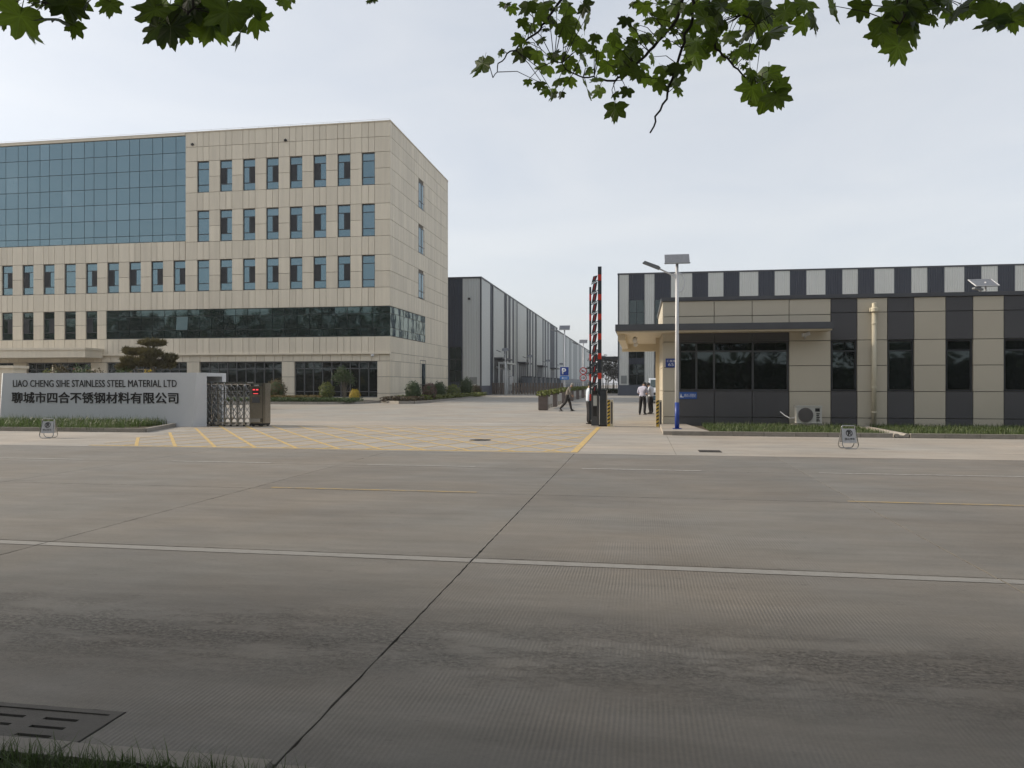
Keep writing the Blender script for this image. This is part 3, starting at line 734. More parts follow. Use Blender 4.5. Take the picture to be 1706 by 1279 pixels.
# ------------------------------------------------------------------ corrugated cladding helpers
def corr(axis, fixed, s0, s1, z0, z1, out, pitch=0.33, d=0.05):
    """trapezoid-ribbed sheet; axis 'x' runs along x at y=fixed facing out=-1 (towards -y); axis 'y' runs along y at x=fixed facing out=+1"""
    prof = []; s = s0
    while s < s1 - 1e-6:
        for f, h in ((0, 0), (.30, 0), (.40, 1), (.85, 1), (.95, 0)):
            q = s + f * pitch
            if q < s1: prof.append((q, h * d))
        s += pitch
    prof.append((s1, 0)); n = len(prof); vs = []
    for q, h in prof:
        for z in (z0, z1): vs.append((q, fixed + out * (.02 + h), z) if axis == 'x' else (fixed + out * (.02 + h), q, z))
    fs = []
    for k in range(n - 1):
        a, b_, c_, d_ = 2 * k, 2 * k + 2, 2 * k + 3, 2 * k + 1
        fs.append((a, b_, c_, d_))
    return B().add(vs, fs)

# ------------------------------------------------------------------ factory hall on the left, running away from the gate
FX, FY, FT = -19.4, 91.6, 14.75
fac = thing('factory_hall', 'long grey and dark striped metal factory hall behind the office block', 'building', (-40, 130, .3))
put('core_wall', B().box(-70, FX, FY, 178.0, .2, FT - .05), clad_dark, fac)
put('plinth', B().box(-70.05, FX + .06, FY - .06, 178.1, .25, 1.5), plinth_m, fac)
put('roof_trim', B().box(-70.1, FX + .12, FY - .12, 178.2, FT - .06, FT + .14), M('trim_dark', (0.05, 0.055, 0.065), .5), fac)
put('cladding_panel', corr('x', FY, -70, -21.7, 1.5, FT - .06, -1), clad_dark, fac)
put('cladding_panel', corr('x', FY, -21.68, FX - .05, 1.5, FT - .06, -1), clad_light, fac)
put('corner_trim', B().box(FX - .06, FX + .1, FY - .1, FY + .12, 1.5, FT - .065), MATS['trim_dark'], fac)
SY = [91.97, 97.3, 99.2, 107.44, 109.29, 111.0, 112.87, 114.49, 116.16, 117.98, 119.75, 129.16, 130.74, 132.35, 134.29, 135.99, 137.74, 139.68, 141.52, 150.6, 152.37, 154.18, 156.42, 158.72, 160.89, 163.52, 172.19, 174.5, 178.0]
DOORS = []
for k, (a, b_) in enumerate(zip(SY, SY[1:])):
    wide = b_ - a > 6 and k > 0
    put('cladding_panel', corr('y', FX, a, b_, 5.3 if wide else 1.5, FT - .06, 1, .42), clad_light if k % 2 == 0 else clad_dark, fac)
    if wide: DOORS.append((a, b_))
door_m = M('door_grey', (0.13, 0.145, 0.165), 0.5, 0.2, var=0.12)
for a, b_ in DOORS:
    d = put('door', B().box(FX - .02, FX + .05, a + .5, b_ - .5, .3, 4.6), door_m, fac)
    for k in range(4): yy_ = a + .5 + (b_ - a - 1) * (k + .5) / 4; put('rib', B().box(FX + .05, FX + .09, yy_ - .05, yy_ + .05, .4, 4.5), clad_dark, d)
    put('door_hood', B().box(FX + .02, FX + 1.3, a + .2, b_ - .2, 5.05, 5.25), MATS['trim_dark'], fac)
    for e in (a + .05, b_ - .42): put('door_jamb', B().box(FX - .01, FX + .12, e, e + .37, .3, 5.04), clad_light, fac)
    put('door_surround', B().box(FX - .01, FX + .04, a + .43, b_ - .43, 4.61, 5.04), clad_dark, fac)
wn = put('window', B().box(-23.3, -21.8, FY - .14, FY - .075, 2.0, 6.3), frame_m, fac)
for k, (c_, d) in enumerate(((2.05, 3.3), (3.4, 4.7), (4.8, 6.2))):
    for j in range(2): put('pane', B().box(-23.22 + j * .73, -22.56 + j * .73, FY - .16, FY - .141, c_, d), glass_dark, wn)
put('louvre', B().box(-20.75, -19.85, FY - .13, FY - .075, 1.7, 2.55), M('louvre_grey', (.22, .235, .23), .6), fac)
put('floodlight', B().box(-20.95, -20.7, FY - .3, FY - .075, 12.05, 12.3), black_m, fac)
# downpipes on the hall
for yy_ in (99.0, 109.2, 117.9, 130.6, 141.3): put('downpipe', B().cyl((FX + .16, yy_, .3), (FX + .16, yy_, FT - .1), .075, n=6), clad_light, fac)
# second hall further back
fa2 = thing('factory_hall', 'farther grey metal hall, end of the row along the lane', 'building', (-40, 240, .3))
put('core_wall', B().box(-70, FX - .1, 178.6, 300, .2, 14.3), clad_light, fa2)
put('roof_trim', B().box(-70, FX + .1, 178.5, 300.1, 14.25, 14.45), MATS['trim_dark'], fa2)
S2 = [178.7, 193, 200.5, 210, 215.4, 222.7, 234.7, 243, 250, 257.6, 268, 300]
for k, (a, b_) in enumerate(zip(S2, S2[1:])):
    put('cladding_panel', corr('y', FX - .1, a, b_ - .6, 3.2, 14.25, 1, .6), clad_light if k % 2 == 0 else M('cladding_mid', (.33, .355, .36), .5), fa2)
    put('gap_strip', B().box(FX - .12, FX - .04, b_ - .55, b_ - .05, .3, 14.2), clad_dark, fa2)
put('base_wall', B().box(FX - .11, FX + .04, 178.7, 299, .25, 3.2), door_m, fa2)
# pipework and cabinets at the hall's foot
pf = thing('pipe_frame', 'pale steel pipe frame with ducts beside the first hall door', 'pipe frame', (-17.9, 102, .3))
for (xx, yy_) in ((-18.6, 99.6), (-18.6, 106.8), (-17.6, 99.6), (-17.6, 106.8)): put('post', B().box(xx - .09, xx + .09, yy_ - .09, yy_ + .09, .3, 4.4), clad_light, pf)
put('top_beam', B().box(-18.7, -17.5, 99.5, 106.9, 4.41, 4.6), clad_light, pf)
for k in range(4): put('duct', B().tube([(-18.2, 100.6 + k * 1.6, .3), (-18.2, 100.6 + k * 1.6, 3.6), (-19.2, 100.6 + k * 1.6, 4.0)], .16, 8), alum_m, pf)
put('hopper', B().lathe((-18.1, 104.4, .3), [(.3, .3), (.75, 1.3), (.75, 2.4), (.2, 2.6)], 10), alum_m, pf)
for k, yy_ in enumerate((121, 125, 131.5, 137, 144, 149, 155, 165)):
    cbn = thing('transformer_cabinet', ('nearest', 'second', 'third', 'fourth', 'fifth', 'sixth', 'seventh', 'farthest')[k] + ' grey-blue steel cabinet along the factory hall wall', 'cabinet', (-17.9, yy_, .3), group='cabinets along the hall')
    put('body', B().box(-.8, .8, -1.2, 1.2, .1, 2.5), M('cabinet_blue', (.17, .195, .22), .5, .2, var=.15), cbn, True)
    put('roof', B().box(-.9, .9, -1.3, 1.3, 2.5, 2.62), clad_dark, cbn, True)
    put('base', B().box(-.75, .75, -1.15, 1.15, 0, .1), kerb_m, cbn, True)
    for j in (-.6, .6): put('door', B().box(.8, .83, j - .52, j + .52, .25, 2.35).box(-.5 + j * .4, -.1 + j * .4, -1.225, -1.2, .3, 2.3), door_m, cbn, True)

# ------------------------------------------------------------------ striped hall on the right, behind the gatehouse
HX, HY, HT = -2.8, 96.0, 15.4
hall = thing('striped_hall', 'long hall with alternating navy and pale metal stripes behind the gatehouse', 'building', (30, 110, .3))
put('core_wall', B().box(HX, 95, HY, 150, .2, HT - .05), clad_dark, hall)
put('plinth', B().box(HX - .05, 95.05, HY - .07, 150.05, .25, 1.58), plinth_m, hall)
put('roof_trim', B().box(HX - .1, 95.1, HY - .12, 150.1, HT - .08, HT + .1), MATS['trim_dark'], hall)
put('corner_trim', B().box(HX - .06, HX + .1, HY - .1, HY + .1, 1.58, HT - .09), MATS['trim_dark'], hall)
hx = [-2.7, -1.51, .43, 1.63, 3.64, 6.19, 8.1, 9.91, 11.8, 14.0, 15.9, 17.65, 19.55, 21.7, 23.62, 25.35, 27.19, 29.37, 31.27, 33.0, 34.86, 36.98, 38.81, 40.54, 42.34]
while hx[-1] < 92: hx.append(hx[-1] + (1.85, 2.05)[len(hx) % 2])
navy = M('cladding_navy', (0.033, 0.040, 0.058), .45, .1, var=.08, scale=.3)
pale = M('cladding_pale', (0.62, 0.63, 0.60), .45, .05, var=.05, scale=.3)
for k, (a, b_) in enumerate(zip(hx, hx[1:])):
    put('cladding_panel', corr('x', HY, a, b_, 1.58, HT - .08, -1, .26), pale if k % 2 == 0 else navy, hall)
y = HY + .12; k = 0
while y < 149.5:
    y1 = min(150, y + (1.9, 1.5)[k % 2]); put('cladding_panel', corr('y', HX, y, y1, 1.58, HT - .08, -1, .3), pale if k % 2 == 0 else navy, hall); y = y1; k += 1
for xx0, xx1 in ((-1.47, .39), (1.67, 3.6)):
    for c_, d in ((9.0, 12.15), (1.62, 4.2), (4.9, 7.2)):
        wn = put('window', B().box(xx0, xx1, HY - .13, HY - .075, c_, d), frame_m, hall); xm = (xx0 + xx1) / 2; zm = c_ + (d - c_) * .5
        for a, b_ in ((xx0 + .06, xm - .03), (xm + .03, xx1 - .06)):
            for e, f in ((c_ + .06, zm - .03), (zm + .03, d - .06)): put('pane', B().box(a, b_, HY - .15, HY - .131, e, f), glass_room, wn)
put('louvre', B().box(-2.45, -1.75, HY - .12, HY - .075, 1.75, 2.75), MATS['louvre_grey'], hall)
for zz in (6.1, 4.9): put('wall_lamp', B().box(-2.5, -2.3, HY - .25, HY - .075, zz, zz + .25), pole_m, hall)
put('side_awning', B().box(-7.4, HX - .02, 118, 130, 5.6, 5.95), MATS['trim_dark'], hall)
for yy_ in (118.5, 129.5): put('awning_post', B().box(-7.2, -7.0, yy_ - .1, yy_ + .1, .3, 5.59), MATS['trim_dark'], hall)

# ------------------------------------------------------------------ gatehouse
GX, GY, GZ, GT = 0.84, 30.5, 0.12, 5.05
GR, GBK = 26.0, 38.5
gh = thing('gatehouse', 'single storey beige and grey panelled gatehouse with dark canopy', 'building', (8, 34, GZ))
put('core_wall', B().box(GX + .05, GR, GY + .12, GBK, 0.0, 4.9), joint, gh)
def gp(mat, x0, x1, z0, z1, name='wall_panel'): return brick(name, mat, gh, x0 + .012, x1 - .012, GY, GY + .115, z0 + .012, z1 - .012)
zlow, zjoint, zsill, zmid, zhead, zj2, ztop = GZ - .1, .40, 1.41, 2.38, 3.33, 4.38, 4.92
# narrow corner pier
for z0, z1 in ((zlow, zjoint), (zjoint, 1.40), (1.40, 2.33), (2.33, 3.33), (3.33, 3.68)): gp(beige_al, GX, 1.45, z0, z1)
# dark bay under the canopy: grey panels below the window
for a, b_ in ((1.45, 2.80), (2.80, 4.22), (4.22, 5.58)):
    gp(grey_al, a, b_, zlow, zjoint); gp(grey_al, a, b_, zjoint, zsill); gp(grey_al, a, b_, zhead, 3.80)
# beige parapet panels
for a, b_ in ((GX, 1.46), (1.46, 2.80), (2.80, 4.22), (4.22, 5.58), (5.58, 7.09)):
    gp(beige_al, a, b_, 3.95, 4.32); gp(beige_al, a, b_, 4.32, ztop)
# pier right of the bay
for z0, z1 in ((zlow, zjoint), (zjoint, 1.40), (1.40, 2.38), (2.38, 3.33), (3.33, 3.80)): gp(beige_al, 5.58, 7.09, z0, z1)
# alternating columns to the right
colx = [7.09, 8.03, 9.10, 10.03, 11.12, 12.05, 13.09]; k = 0
while colx[-1] < GR - 1: colx.append(colx[-1] + (2.0, 1.05)[len(colx) % 2 == 0] if len(colx) > 7 else colx[-1] + 1.75)
GW = []
for k, (a, b_) in enumerate(zip(colx, colx[1:])):
    if k % 2 == 0:
        for z0, z1 in ((zlow, zjoint), (zjoint, zsill), (3.34, zj2), (zj2, ztop)): gp(grey_al, a, b_, z0, z1)
        GW.append((a, b_))
    else:
        for z0, z1 in ((zlow, zjoint), (zjoint, 1.40), (1.40, 2.38), (2.38, 3.34), (3.34, zj2), (zj2, ztop)): gp(beige_al, a, b_, z0, z1)
# side wall towards the gate lane
y = GY
while y < GBK - .2:
    for z0, z1 in ((zlow, zjoint), (zjoint, 1.40), (1.40, 2.33), (2.33, 3.33), (3.33, 4.32), (4.32, ztop)):
        brick('wall_panel', beige_al, gh, GX, GX + .06, max(y, GY + .118) + .01, y + 1.32, z0 + .012, z1 - .012)
    y += 1.33
put('coping', B().box(GX - .06, GR + .05, GY - .06, GY + .3, 4.93, 5.07).box(GX - .06, GX + .3, GY + .301, GBK, 4.93, 5.07), fascia_m, gh)
put('roof', B().box(GX + .3, GR, GY + .3, GBK, 4.80, 4.88), fascia_m, gh)
# canopy wrapping front and left side
cn = put('canopy', B().box(-.98, 6.98, 29.55, GY - .01, 3.72, 3.97).box(-.98, GX - .01, GY - .009, 39.2, 3.72, 3.97), fascia_m, gh)
put('soffit', B().box(-.93, 6.93, 29.6, GY - .015, 3.66, 3.718).box(-.93, GX - .02, GY - .014, 39.1, 3.66, 3.718), soffit_m, cn)
put('soffit_beam', B().box(-.93, GX - .025, 38.2, 38.6, 3.30, 3.658).box(-.90, -.62, 30.6, 38.19, 3.42, 3.658), soffit_m, cn)
put('canopy_post', B().box(GX - .22, GX - .06, 33.3, 33.46, 0.0, 3.655), soffit_m, gh)
for yy_ in (32.5, 36.0): put('dome_camera', B().lathe((-.25, yy_, 3.30), [(.02, .12), (.08, .15), (.10, .22), (.10, .30), (.05, .355)], 12), pole_m, gh, smooth=True)
# bay window
def mull(parent, x0, x1, z0, z1, verts, hors, name='window', gl=glass_room, dark=frame_m):
    yf, yb = GY + .05, GY + .119; t_ = .05; f = B()
    f.box(x0, x0 + t_, yf, yb, z0, z1).box(x1 - t_, x1, yf, yb, z0, z1).box(x0 + t_, x1 - t_, yf, yb, z1 - t_, z1).box(x0 + t_, x1 - t_, yf, yb, z0, z0 + t_)
    for v in verts: f.box(v - .035, v + .035, yf + .002, yb, z0 + t_, z1 - t_)
    for h in hors: f.box(x0 + t_, x1 - t_, yf + .004, yb, h - .03, h + .03)
    wn = put(name, f, dark, parent); V = [x0 + t_] + sorted(verts) + [x1 - t_]; H = [z0 + t_] + sorted(hors) + [z1 - t_]
    for a, b_ in zip(V, V[1:]):
        for c_, d in zip(H, H[1:]):
            tl = rnd.gauss(0, .004); tz = rnd.gauss(0, .004); y0 = GY + .085
            put('pane', B().add([(a + .02, y0 - tl - tz, c_ + .02), (b_ - .02, y0 + tl - tz, c_ + .02), (b_ - .02, y0 + tl + tz, d - .02), (a + .02, y0 - tl + tz, d - .02)], [(0, 1, 2, 3)]), gl, wn)
    return wn
greyframe = M('frame_grey', (.085, .09, .095), .45, .3)
mull(gh, 1.47, 5.57, zsill + .01, zhead, [2.13, 2.80, 4.25], [2.95], gl=glass_room, dark=greyframe)
for a, b_ in GW: mull(gh, a + .02, b_ - .02, zsill + .01, 3.33, [] if b_ - a < 1.2 else [(a + b_) / 2], [2.93], gl=glass_room, dark=frame_m)
# drainpipe
dp = put('drainpipe', B().tube([(8.60, GY - .10, .14), (8.60, GY - .10, 4.40)], .085, 12), cream_m, gh, smooth=True)
put('pipe_collar', B().cyl((8.60, GY - .10, 1.52), (8.60, GY - .10, 1.60), .097).cyl((8.60, GY - .10, 3.90), (8.60, GY - .10, 3.96), .097).cyl((8.60, GY - .1, .6), (8.60, GY - .1, .66), .097), cream_m, dp)
put('pipe_head', B().lathe((8.60, GY - .13, 4.36), [(.09, 0), (.15, .03), (.15, .16), (.09, .19), (.085, .34), (.04, .36)], 14).cyl((8.44, GY - .13, 4.46), (8.76, GY - .13, 4.46), .075), cream_m, dp)
# lamp on the pier
put('wall_floodlight', B().bar((6.02, GY - .34, 3.52), (6.26, GY - .20, 3.60), .14, .13).bar((6.14, GY - .22, 3.5), (6.14, GY, 3.42), .04), pole_m, gh)

# plates on the gatehouse
pl = thing('number_plate', 'blue street number plate reading 65 on the gatehouse corner pier', 'sign', (1.13, GY - .01, 2.5))
put('plate', B().box(.95, 1.36, GY - .03, GY - .004, 2.33, 2.68), blue_m, pl)
text('number', '65', 1.05, 1.26, 2.385, 2.505, GY - .036, signwhite, pl)
text('street_name', '汇鑫路', .99, 1.32, 2.54, 2.63, GY - .036, signwhite, pl)
pl = thing('notice_plate', 'blue notice plate under the gatehouse window beside the solar lamp', 'sign', (1.85, GY - .01, 1.2))
put('plate', B().box(1.46, 2.14, GY - .03, GY - .004, 1.10, 1.37), M('plate_blue', (.03, .10, .36), .45), pl)
text('notice', '来访人员登记', 1.66, 2.10, 1.17, 1.30, GY - .036, signwhite, pl)
put('arrow', B().prism_y([(1.50, 1.16), (1.58, 1.16), (1.54, 1.32)], GY - .036, GY - .029).prism_y([(1.57, 1.16), (1.64, 1.16), (1.64, 1.19), (1.57, 1.19)], GY - .036, GY - .029), signwhite, pl)

# air conditioner
ac = thing('air_conditioner', 'white outdoor air conditioner on a concrete block by the gatehouse wall', 'air conditioner', (6.12, 29.9, .1))
put('concrete_block', B().box(5.55, 6.72, 29.6, 30.2, .0, .19), kerb_m, ac)
bd_ = put('casing', B().box(5.70, 6.60, 29.72, 30.08, .22, .84), M('ac_white', (.55, .54, .50), .5, var=.08, scale=6), ac)
put('grille_plate', B().disc_y(6.02, .53, .27, 29.695, 29.72, 24), M('ac_grille', (.15, .14, .135), .6), bd_)
gr_ = B()
for r_ in (.08, .14, .20, .262): gr_.disc_y(6.02, .53, r_, 29.68, 29.69, 24, r_ - .014)
for k in range(12): th = k * math.pi / 6; gr_.bar((6.02 + .05 * math.cos(th), 29.683, .53 + .05 * math.sin(th)), (6.02 + .26 * math.cos(th), 29.683, .53 + .26 * math.sin(th)), .008)
put('grille', gr_, MATS['ac_grille'], bd_)
put('side_vents', B().box(6.36, 6.52, 29.708, 29.72, .66, .78), black_m, bd_)
for k in range(5): put('vent_slot', B().box(6.40, 6.52 - .02 * (k % 2), 29.708, 29.72, .30 + k * .065, .335 + k * .065), black_m, bd_)
put('top_cover', B().box(5.68, 6.62, 29.70, 30.10, .84, .87), MATS['ac_white'], ac)
for xx in (5.8, 6.42): put('foot', B().box(xx, xx + .08, 29.7, 30.1, .19, .22), black_m, ac)
put('refrigerant_pipe', B().tube([(5.70, 29.95, .42), (5.5, 29.95, .40), (5.35, 30.1, .5), (5.25, 30.45, .62)], .02, 8), pole_m, ac)

# ------------------------------------------------------------------ company sign wall with the gate's housing
sw = thing('sign_wall', 'long white company sign wall with black lettering left of the gate', 'sign wall', (-21.6, 27.6, 0))
WY = 27.4
put('wall', B().add([(-26.02, WY, -.02), (-17.36, WY, -.02), (-17.19, WY, 2.13), (-25.86, WY, 2.13), (-26.3, WY + .42, -.02), (-17.0, WY + .42, -.02), (-17.0, WY + .42, 2.13), (-26.3, WY + .42, 2.13)],
                    [(0, 1, 2, 3), (1, 5, 6, 2), (3, 2, 6, 7), (0, 3, 7, 4), (5, 4, 7, 6)]), white_m, sw)
put('rear_wall', B().box(-26.3, -17.0, 28.95, 29.25, -.02, 2.13), white_m, sw)
put('roof_slab', B().box(-26.3, -17.0, WY + .421, 28.949, 1.99, 2.128), white_m, sw)
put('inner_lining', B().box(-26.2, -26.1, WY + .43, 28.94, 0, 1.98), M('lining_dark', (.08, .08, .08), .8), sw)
text('english_lettering', 'LIAO CHENG SIHE STAINLESS STEEL MATERIAL LTD', -25.38, -18.03, 1.565, 1.845, WY - .02, ink_m, sw, depth=.015)
text('chinese_lettering', '聊城市四合不锈钢材料有限公司', -25.44, -17.97, .905, 1.345, WY - .02, ink_m, sw, depth=.015, bold=.014)

# retractable stainless gate
rg = thing('retractable_gate', 'folded stainless steel retractable gate beside the white sign wall', 'gate', (-16, 28.35, 0))
def gate_frame(xx):
    f = B()
    for yy_ in (28.12, 28.58): f.tube([(xx, yy_, .10), (xx, yy_, 1.58), (xx, yy_ + (.05 if yy_ < 28.3 else -.05), 1.68)], .028, 8)
    f.tube([(xx, 28.17, 1.68), (xx, 28.53, 1.68)], .03, 8)
    put('upright', f, steel_m, rg)
    put('top_cap', B().box(xx - .05, xx + .13, 28.10, 28.60, 1.71, 1.765), steel_m, rg)
    put('wheel_box', B().box(xx - .035, xx + .06, 28.06, 28.64, .06, .15), steel_m, rg)
    put('wheel', B().cyl((xx, 28.08, .05), (xx, 28.12, .05), .05, n=10).cyl((xx, 28.58, .05), (xx, 28.62, .05), .05, n=10), black_m, rg)
gxs = [-17.55 + .285 * k for k in range(8)]
for xx in gxs: gate_frame(xx)
for a, b_ in zip(gxs, gxs[1:]):
    for yy_ in (28.10, 28.60):
        l = B()
        for k in range(5):
            z0 = .18 + k * .28
            l.bar((a + .02, yy_, z0), (b_ - .02, yy_, z0 + .36), .022, .012).bar((a + .02, yy_ + .014, z0 + .36), (b_ - .02, yy_ + .014, z0), .022, .012)
        for z0 in (.30, .86, 1.42): l.bar((a, yy_, z0), (b_, yy_, z0), .018)
        put('scissor_lattice', l, steel_m, rg)
    put('curved_brace', B().tube([(a + .05, 28.04, .1), (a + .16, 28.02, .5), (a + .10, 28.02, .9), (a + .18, 28.04, 1.5)], .016, 6), steel_m, rg)
ec = put('drive_unit', B().box(-15.30, -14.78, 28.10, 28.56, .12, 1.60), steel_dk, rg)
put('drive_top', B().box(-15.32, -14.76, 28.08, 28.58, 1.66, 1.72).box(-15.2, -15.14, 28.15, 28.5, 1.6, 1.66).box(-14.9, -14.84, 28.15, 28.5, 1.6, 1.66), steel_m, ec)
put('end_column', B().box(-14.775, -14.66, 28.12, 28.54, .12, 1.72), steel_dk, ec)
put('screen', B().box(-15.20, -14.90, 28.08, 28.099, 1.26, 1.53), black_m, ec)
put('red_display', B().box(-15.17, -15.08, 28.07, 28.079, 1.43, 1.48).box(-15.03, -14.94, 28.07, 28.079, 1.43, 1.48).box(-15.15, -14.95, 28.07, 28.079, 1.29, 1.315), M('led_red', (.9, .07, .08), .4, emit=.7), ec)
put('control_plate', B().box(-15.2, -14.90, 28.08, 28.099, .94, 1.16), M('plate_dark', (.06, .065, .075), .4), ec)
put('bumper', B().box(-15.28, -14.82, 28.0, 28.099, .18, .32), steel_m, ec)
put('chassis', B().box(-15.3, -14.68, 28.1, 28.55, .05, .118), black_m, ec)
for xx in (-15.15, -14.8): put('wheel', B().cyl((xx, 28.06, .06), (xx, 28.099, .06), .06).cyl((xx, 28.56, .06), (xx, 28.6, .06), .06), black_m, ec)

# cream pillar behind the sign wall, at the picture's left edge
pr = thing('stone_pillar', 'square cream stone pillar behind the left end of the sign wall', 'pillar', (-36.6, 40, .07))
put('shaft', B().box(-37.6, -36.6, 39.5, 40.5, .05, 2.62), stone, pr); put('cap', B().box(-37.7, -36.5, 39.4, 40.6, 2.62, 2.78), stone, pr); put('base', B().box(-37.7, -36.5, 39.4, 40.6, .0, .3), stone, pr)

# ------------------------------------------------------------------ raised fence barrier with its cabinet
bg_ = thing('barrier_gate', 'raised dark fence barrier with red reflectors beside the entry lane', 'barrier', (-1.5, 30.6, 0))
cab = put('cabinet', B().prism([(-1.62, 30.42), (-1.36, 30.42), (-1.34, 30.46), (-1.34, 30.86), (-1.62, 30.86)], .05, 1.43), barrier_m, bg_)
put('cabinet_base', B().box(-1.66, -1.30, 30.38, 30.9, 0, .05), black_m, cab)
put('cabinet_lid', B().box(-1.64, -1.32, 30.40, 30.88, 1.43, 1.46), barrier_m, cab)
kio = put('camera_post', B().box(-1.95, -1.65, 30.40, 30.70, .03, 1.28), M('kiosk_grey', (.075, .08, .088), .4, .3), bg_)
put('camera_head', B().box(-1.90, -1.72, 30.34, 30.62, 1.28, 1.42).cyl((-1.81, 30.30, 1.35), (-1.81, 30.34, 1.35), .05), black_m, kio)
put('display', B().box(-1.87, -1.73, 30.385, 30.398, .82, 1.22), M('kiosk_pale', (.42, .44, .42), .4), kio)
put('ticket_panel', B().box(-1.88, -1.73, 30.385, 30.398, .40, .78), black_m, kio)
put('main_boom', B().box(-1.70, -1.555, 30.56, 30.66, 1.2, 6.37), barrier_m, bg_)
put('outer_rail', B().box(-2.04, -1.965, 30.56, 30.64, .24, 5.56), barrier_m, bg_)
for k, zz in enumerate((5.80, 4.65, 3.55, 2.42, 1.95 - .65)):
    pass
for k in range(6):
    zz = 5.93 - k * .785; put('reflector', B().box(-1.70, -1.555, 30.545, 30.558, zz - .12, zz + .12), orange_m, bg_)
for k in range(6):
    zz = 5.15 - k * .80; put('reflector', B().box(-2.04, -1.965, 30.545, 30.558, zz - .13, zz + .13), orange_m, bg_)
zc_ = 1.38
while zc_ < 5.95:
    hi = min(1.0, max(.45, (6.05 - zc_) / .5)); q = [(-1.955, zc_ - .17), (-1.785, zc_ - .08), (-1.715, zc_ + .30 * hi), (-1.885, zc_ + .21 * hi)]
    sl_ = put('fence_slat', B().prism_y(q, 30.59, 30.62), barrier_m, bg_)
    put('reflective_strip', B().prism_y([(-1.875, zc_ - .05), (-1.845, zc_ - .035), (-1.805, zc_ + .19 * hi), (-1.835, zc_ + .175 * hi)], 30.58, 30.589), red_m, sl_)
    if zc_ < 5.6: put('rung', B().bar((-1.70, 30.60, zc_ + .36), (-1.965, 30.60, zc_ + .19), .032, .03, up=(0, 1, 0)), barrier_m, bg_)
    zc_ += .41

# striped detector posts either side of the lane
def post(x, y, label):
    t = thing('detector_post', label, 'post', (x, y, 0), group='striped posts at the gate lane')
    put('post_body', B().box(-.02, .10, -.10, .10, .03, 1.06), cream_m, t, True)
    put('sensor_face', B().box(.02, .075, -.112, -.10, .12, .98), M('sensor_dark', (.09, .085, .09), .4), t, True)
    put('base_plate', B().box(-.14, .14, -.14, .14, 0, .03), cream_m, t, True)
    put('guard', B().box(-.12, -.02, -.14, -.10, .03, 1.06), yellow_m, t, True)
    for k in range(7): z = .10 + k * .14; put('black_stripe', B().prism_y([(-.12, z), (-.02, z + .06), (-.02, z + .12), (-.12, z + .06)], -.146, -.139), black_m, t, True)
    return t
post(-1.18, 30.2, 'striped detector post beside the barrier cabinet')
post(.70, 30.2, 'striped detector post at the gatehouse corner')

# ------------------------------------------------------------------ solar street lamps
def lamp_parts(t, h=5.75, blue=True, detail=True, face=1):
    n = 14 if detail else 8
    if blue: put('pole_base', B().cyl((0, 0, 0), (0, 0, .92), .078, .076, n), blue_m, t, True, True)
    put('pole', B().cyl((0, 0, .92 if blue else 0), (0, 0, h), .074, .05, n), pole_m, t, True, True)
    put('solar_panel', B().add([(-.42, -.20, h - .02), (.42, -.20, h - .02), (.42, .24, h + .34), (-.42, .24, h + .34), (-.42, -.17, h - .06), (.42, -.17, h - .06), (.42, .27, h + .30), (-.42, .27, h + .30)],
                               [(0, 1, 2, 3), (7, 6, 5, 4), (0, 4, 5, 1), (1, 5, 6, 2), (2, 6, 7, 3), (3, 7, 4, 0)]), M('solar_cell', (.16, .17, .19), .35, .2, var=.2, scale=14), t, True)
    put('panel_frame', B().bar((-.44, -.2, h - .035), (.44, -.2, h - .035), .035).bar((0, 0, h - .05), (0, .04, h + .12), .05), alum_m, t, True)
    put('lamp_arm', B().tube([(0, 0, h - .55), (-.25, 0, h - .36), (-.62, 0, h - .18)], [.035, .03, .028], 8), pole_m, t, True)
    put('lamp_head', B().prism_y([(-1.18, h + .02), (-.62, h - .22), (-.56, h - .16), (-.62, h - .10), (-1.10, h + .09)], -.11, .11), M('lamp_head_grey', (.20, .21, .22), .4, .3), t, True)
    if detail:
        arc = [(.02 + .24 * math.cos(a), 0, h - .68 + .34 * math.sin(a)) for a in [R(-80 + 18 * k) for k in range(13)]]
        put('scroll_ring', B().tube(arc, .022, 8), pole_m, t, True)
        put('base_flange', B().box(-.15, .15, -.15, .15, 0, .02), blue_m, t, True)
lp = thing('street_lamp', 'solar street lamp on a white and blue pole before the gatehouse', 'street lamp', (1.23, 27.0, .125), group='solar street lamps'); lamp_parts(lp)
lp = thing('solar_flood_light', 'solar flood light with a tilted panel standing on the gatehouse roof', 'solar light', (13.62, 33.5, 4.88))
put('mast', B().cyl((.08, 0, 0), (.08, 0, .92), .035, n=10), pole_m, lp, True, True)
put('solar_panel', B().add([(-.36, -.24, .74), (.48, -.24, .74), (.40, .30, 1.06), (-.44, .30, 1.06), (-.36, -.22, .70), (.48, -.22, .70), (.40, .32, 1.02), (-.44, .32, 1.02)], [(0, 1, 2, 3), (7, 6, 5, 4), (0, 4, 5, 1), (1, 5, 6, 2), (2, 6, 7, 3), (3, 7, 4, 0)]), MATS['solar_cell'], lp, True)
put('panel_frame', B().bar((-.37, -.25, .735), (.49, -.25, .735), .035).bar((-.45, .31, 1.06), (.41, .31, 1.06), .03).bar((-.37, -.25, .735), (-.45, .31, 1.06), .03).bar((.49, -.25, .735), (.41, .31, 1.06), .03), pole_m, lp, True)
put('lamp_head', B().bar((-.42, -.12, .66), (-.08, -.05, .60), .2, .07), MATS['lamp_head_grey'], lp, True)
put('strut', B().bar((-.2, -.05, .60), (.07, 0, .3), .04), pole_m, lp, True)
far0 = thing('street_lamp', 'solar lamp carrying the blue parking sign beside the planters', 'street lamp', (-6.0, 60.5, .28), group='solar street lamps'); lamp_parts(far0, 5.75, False, False)
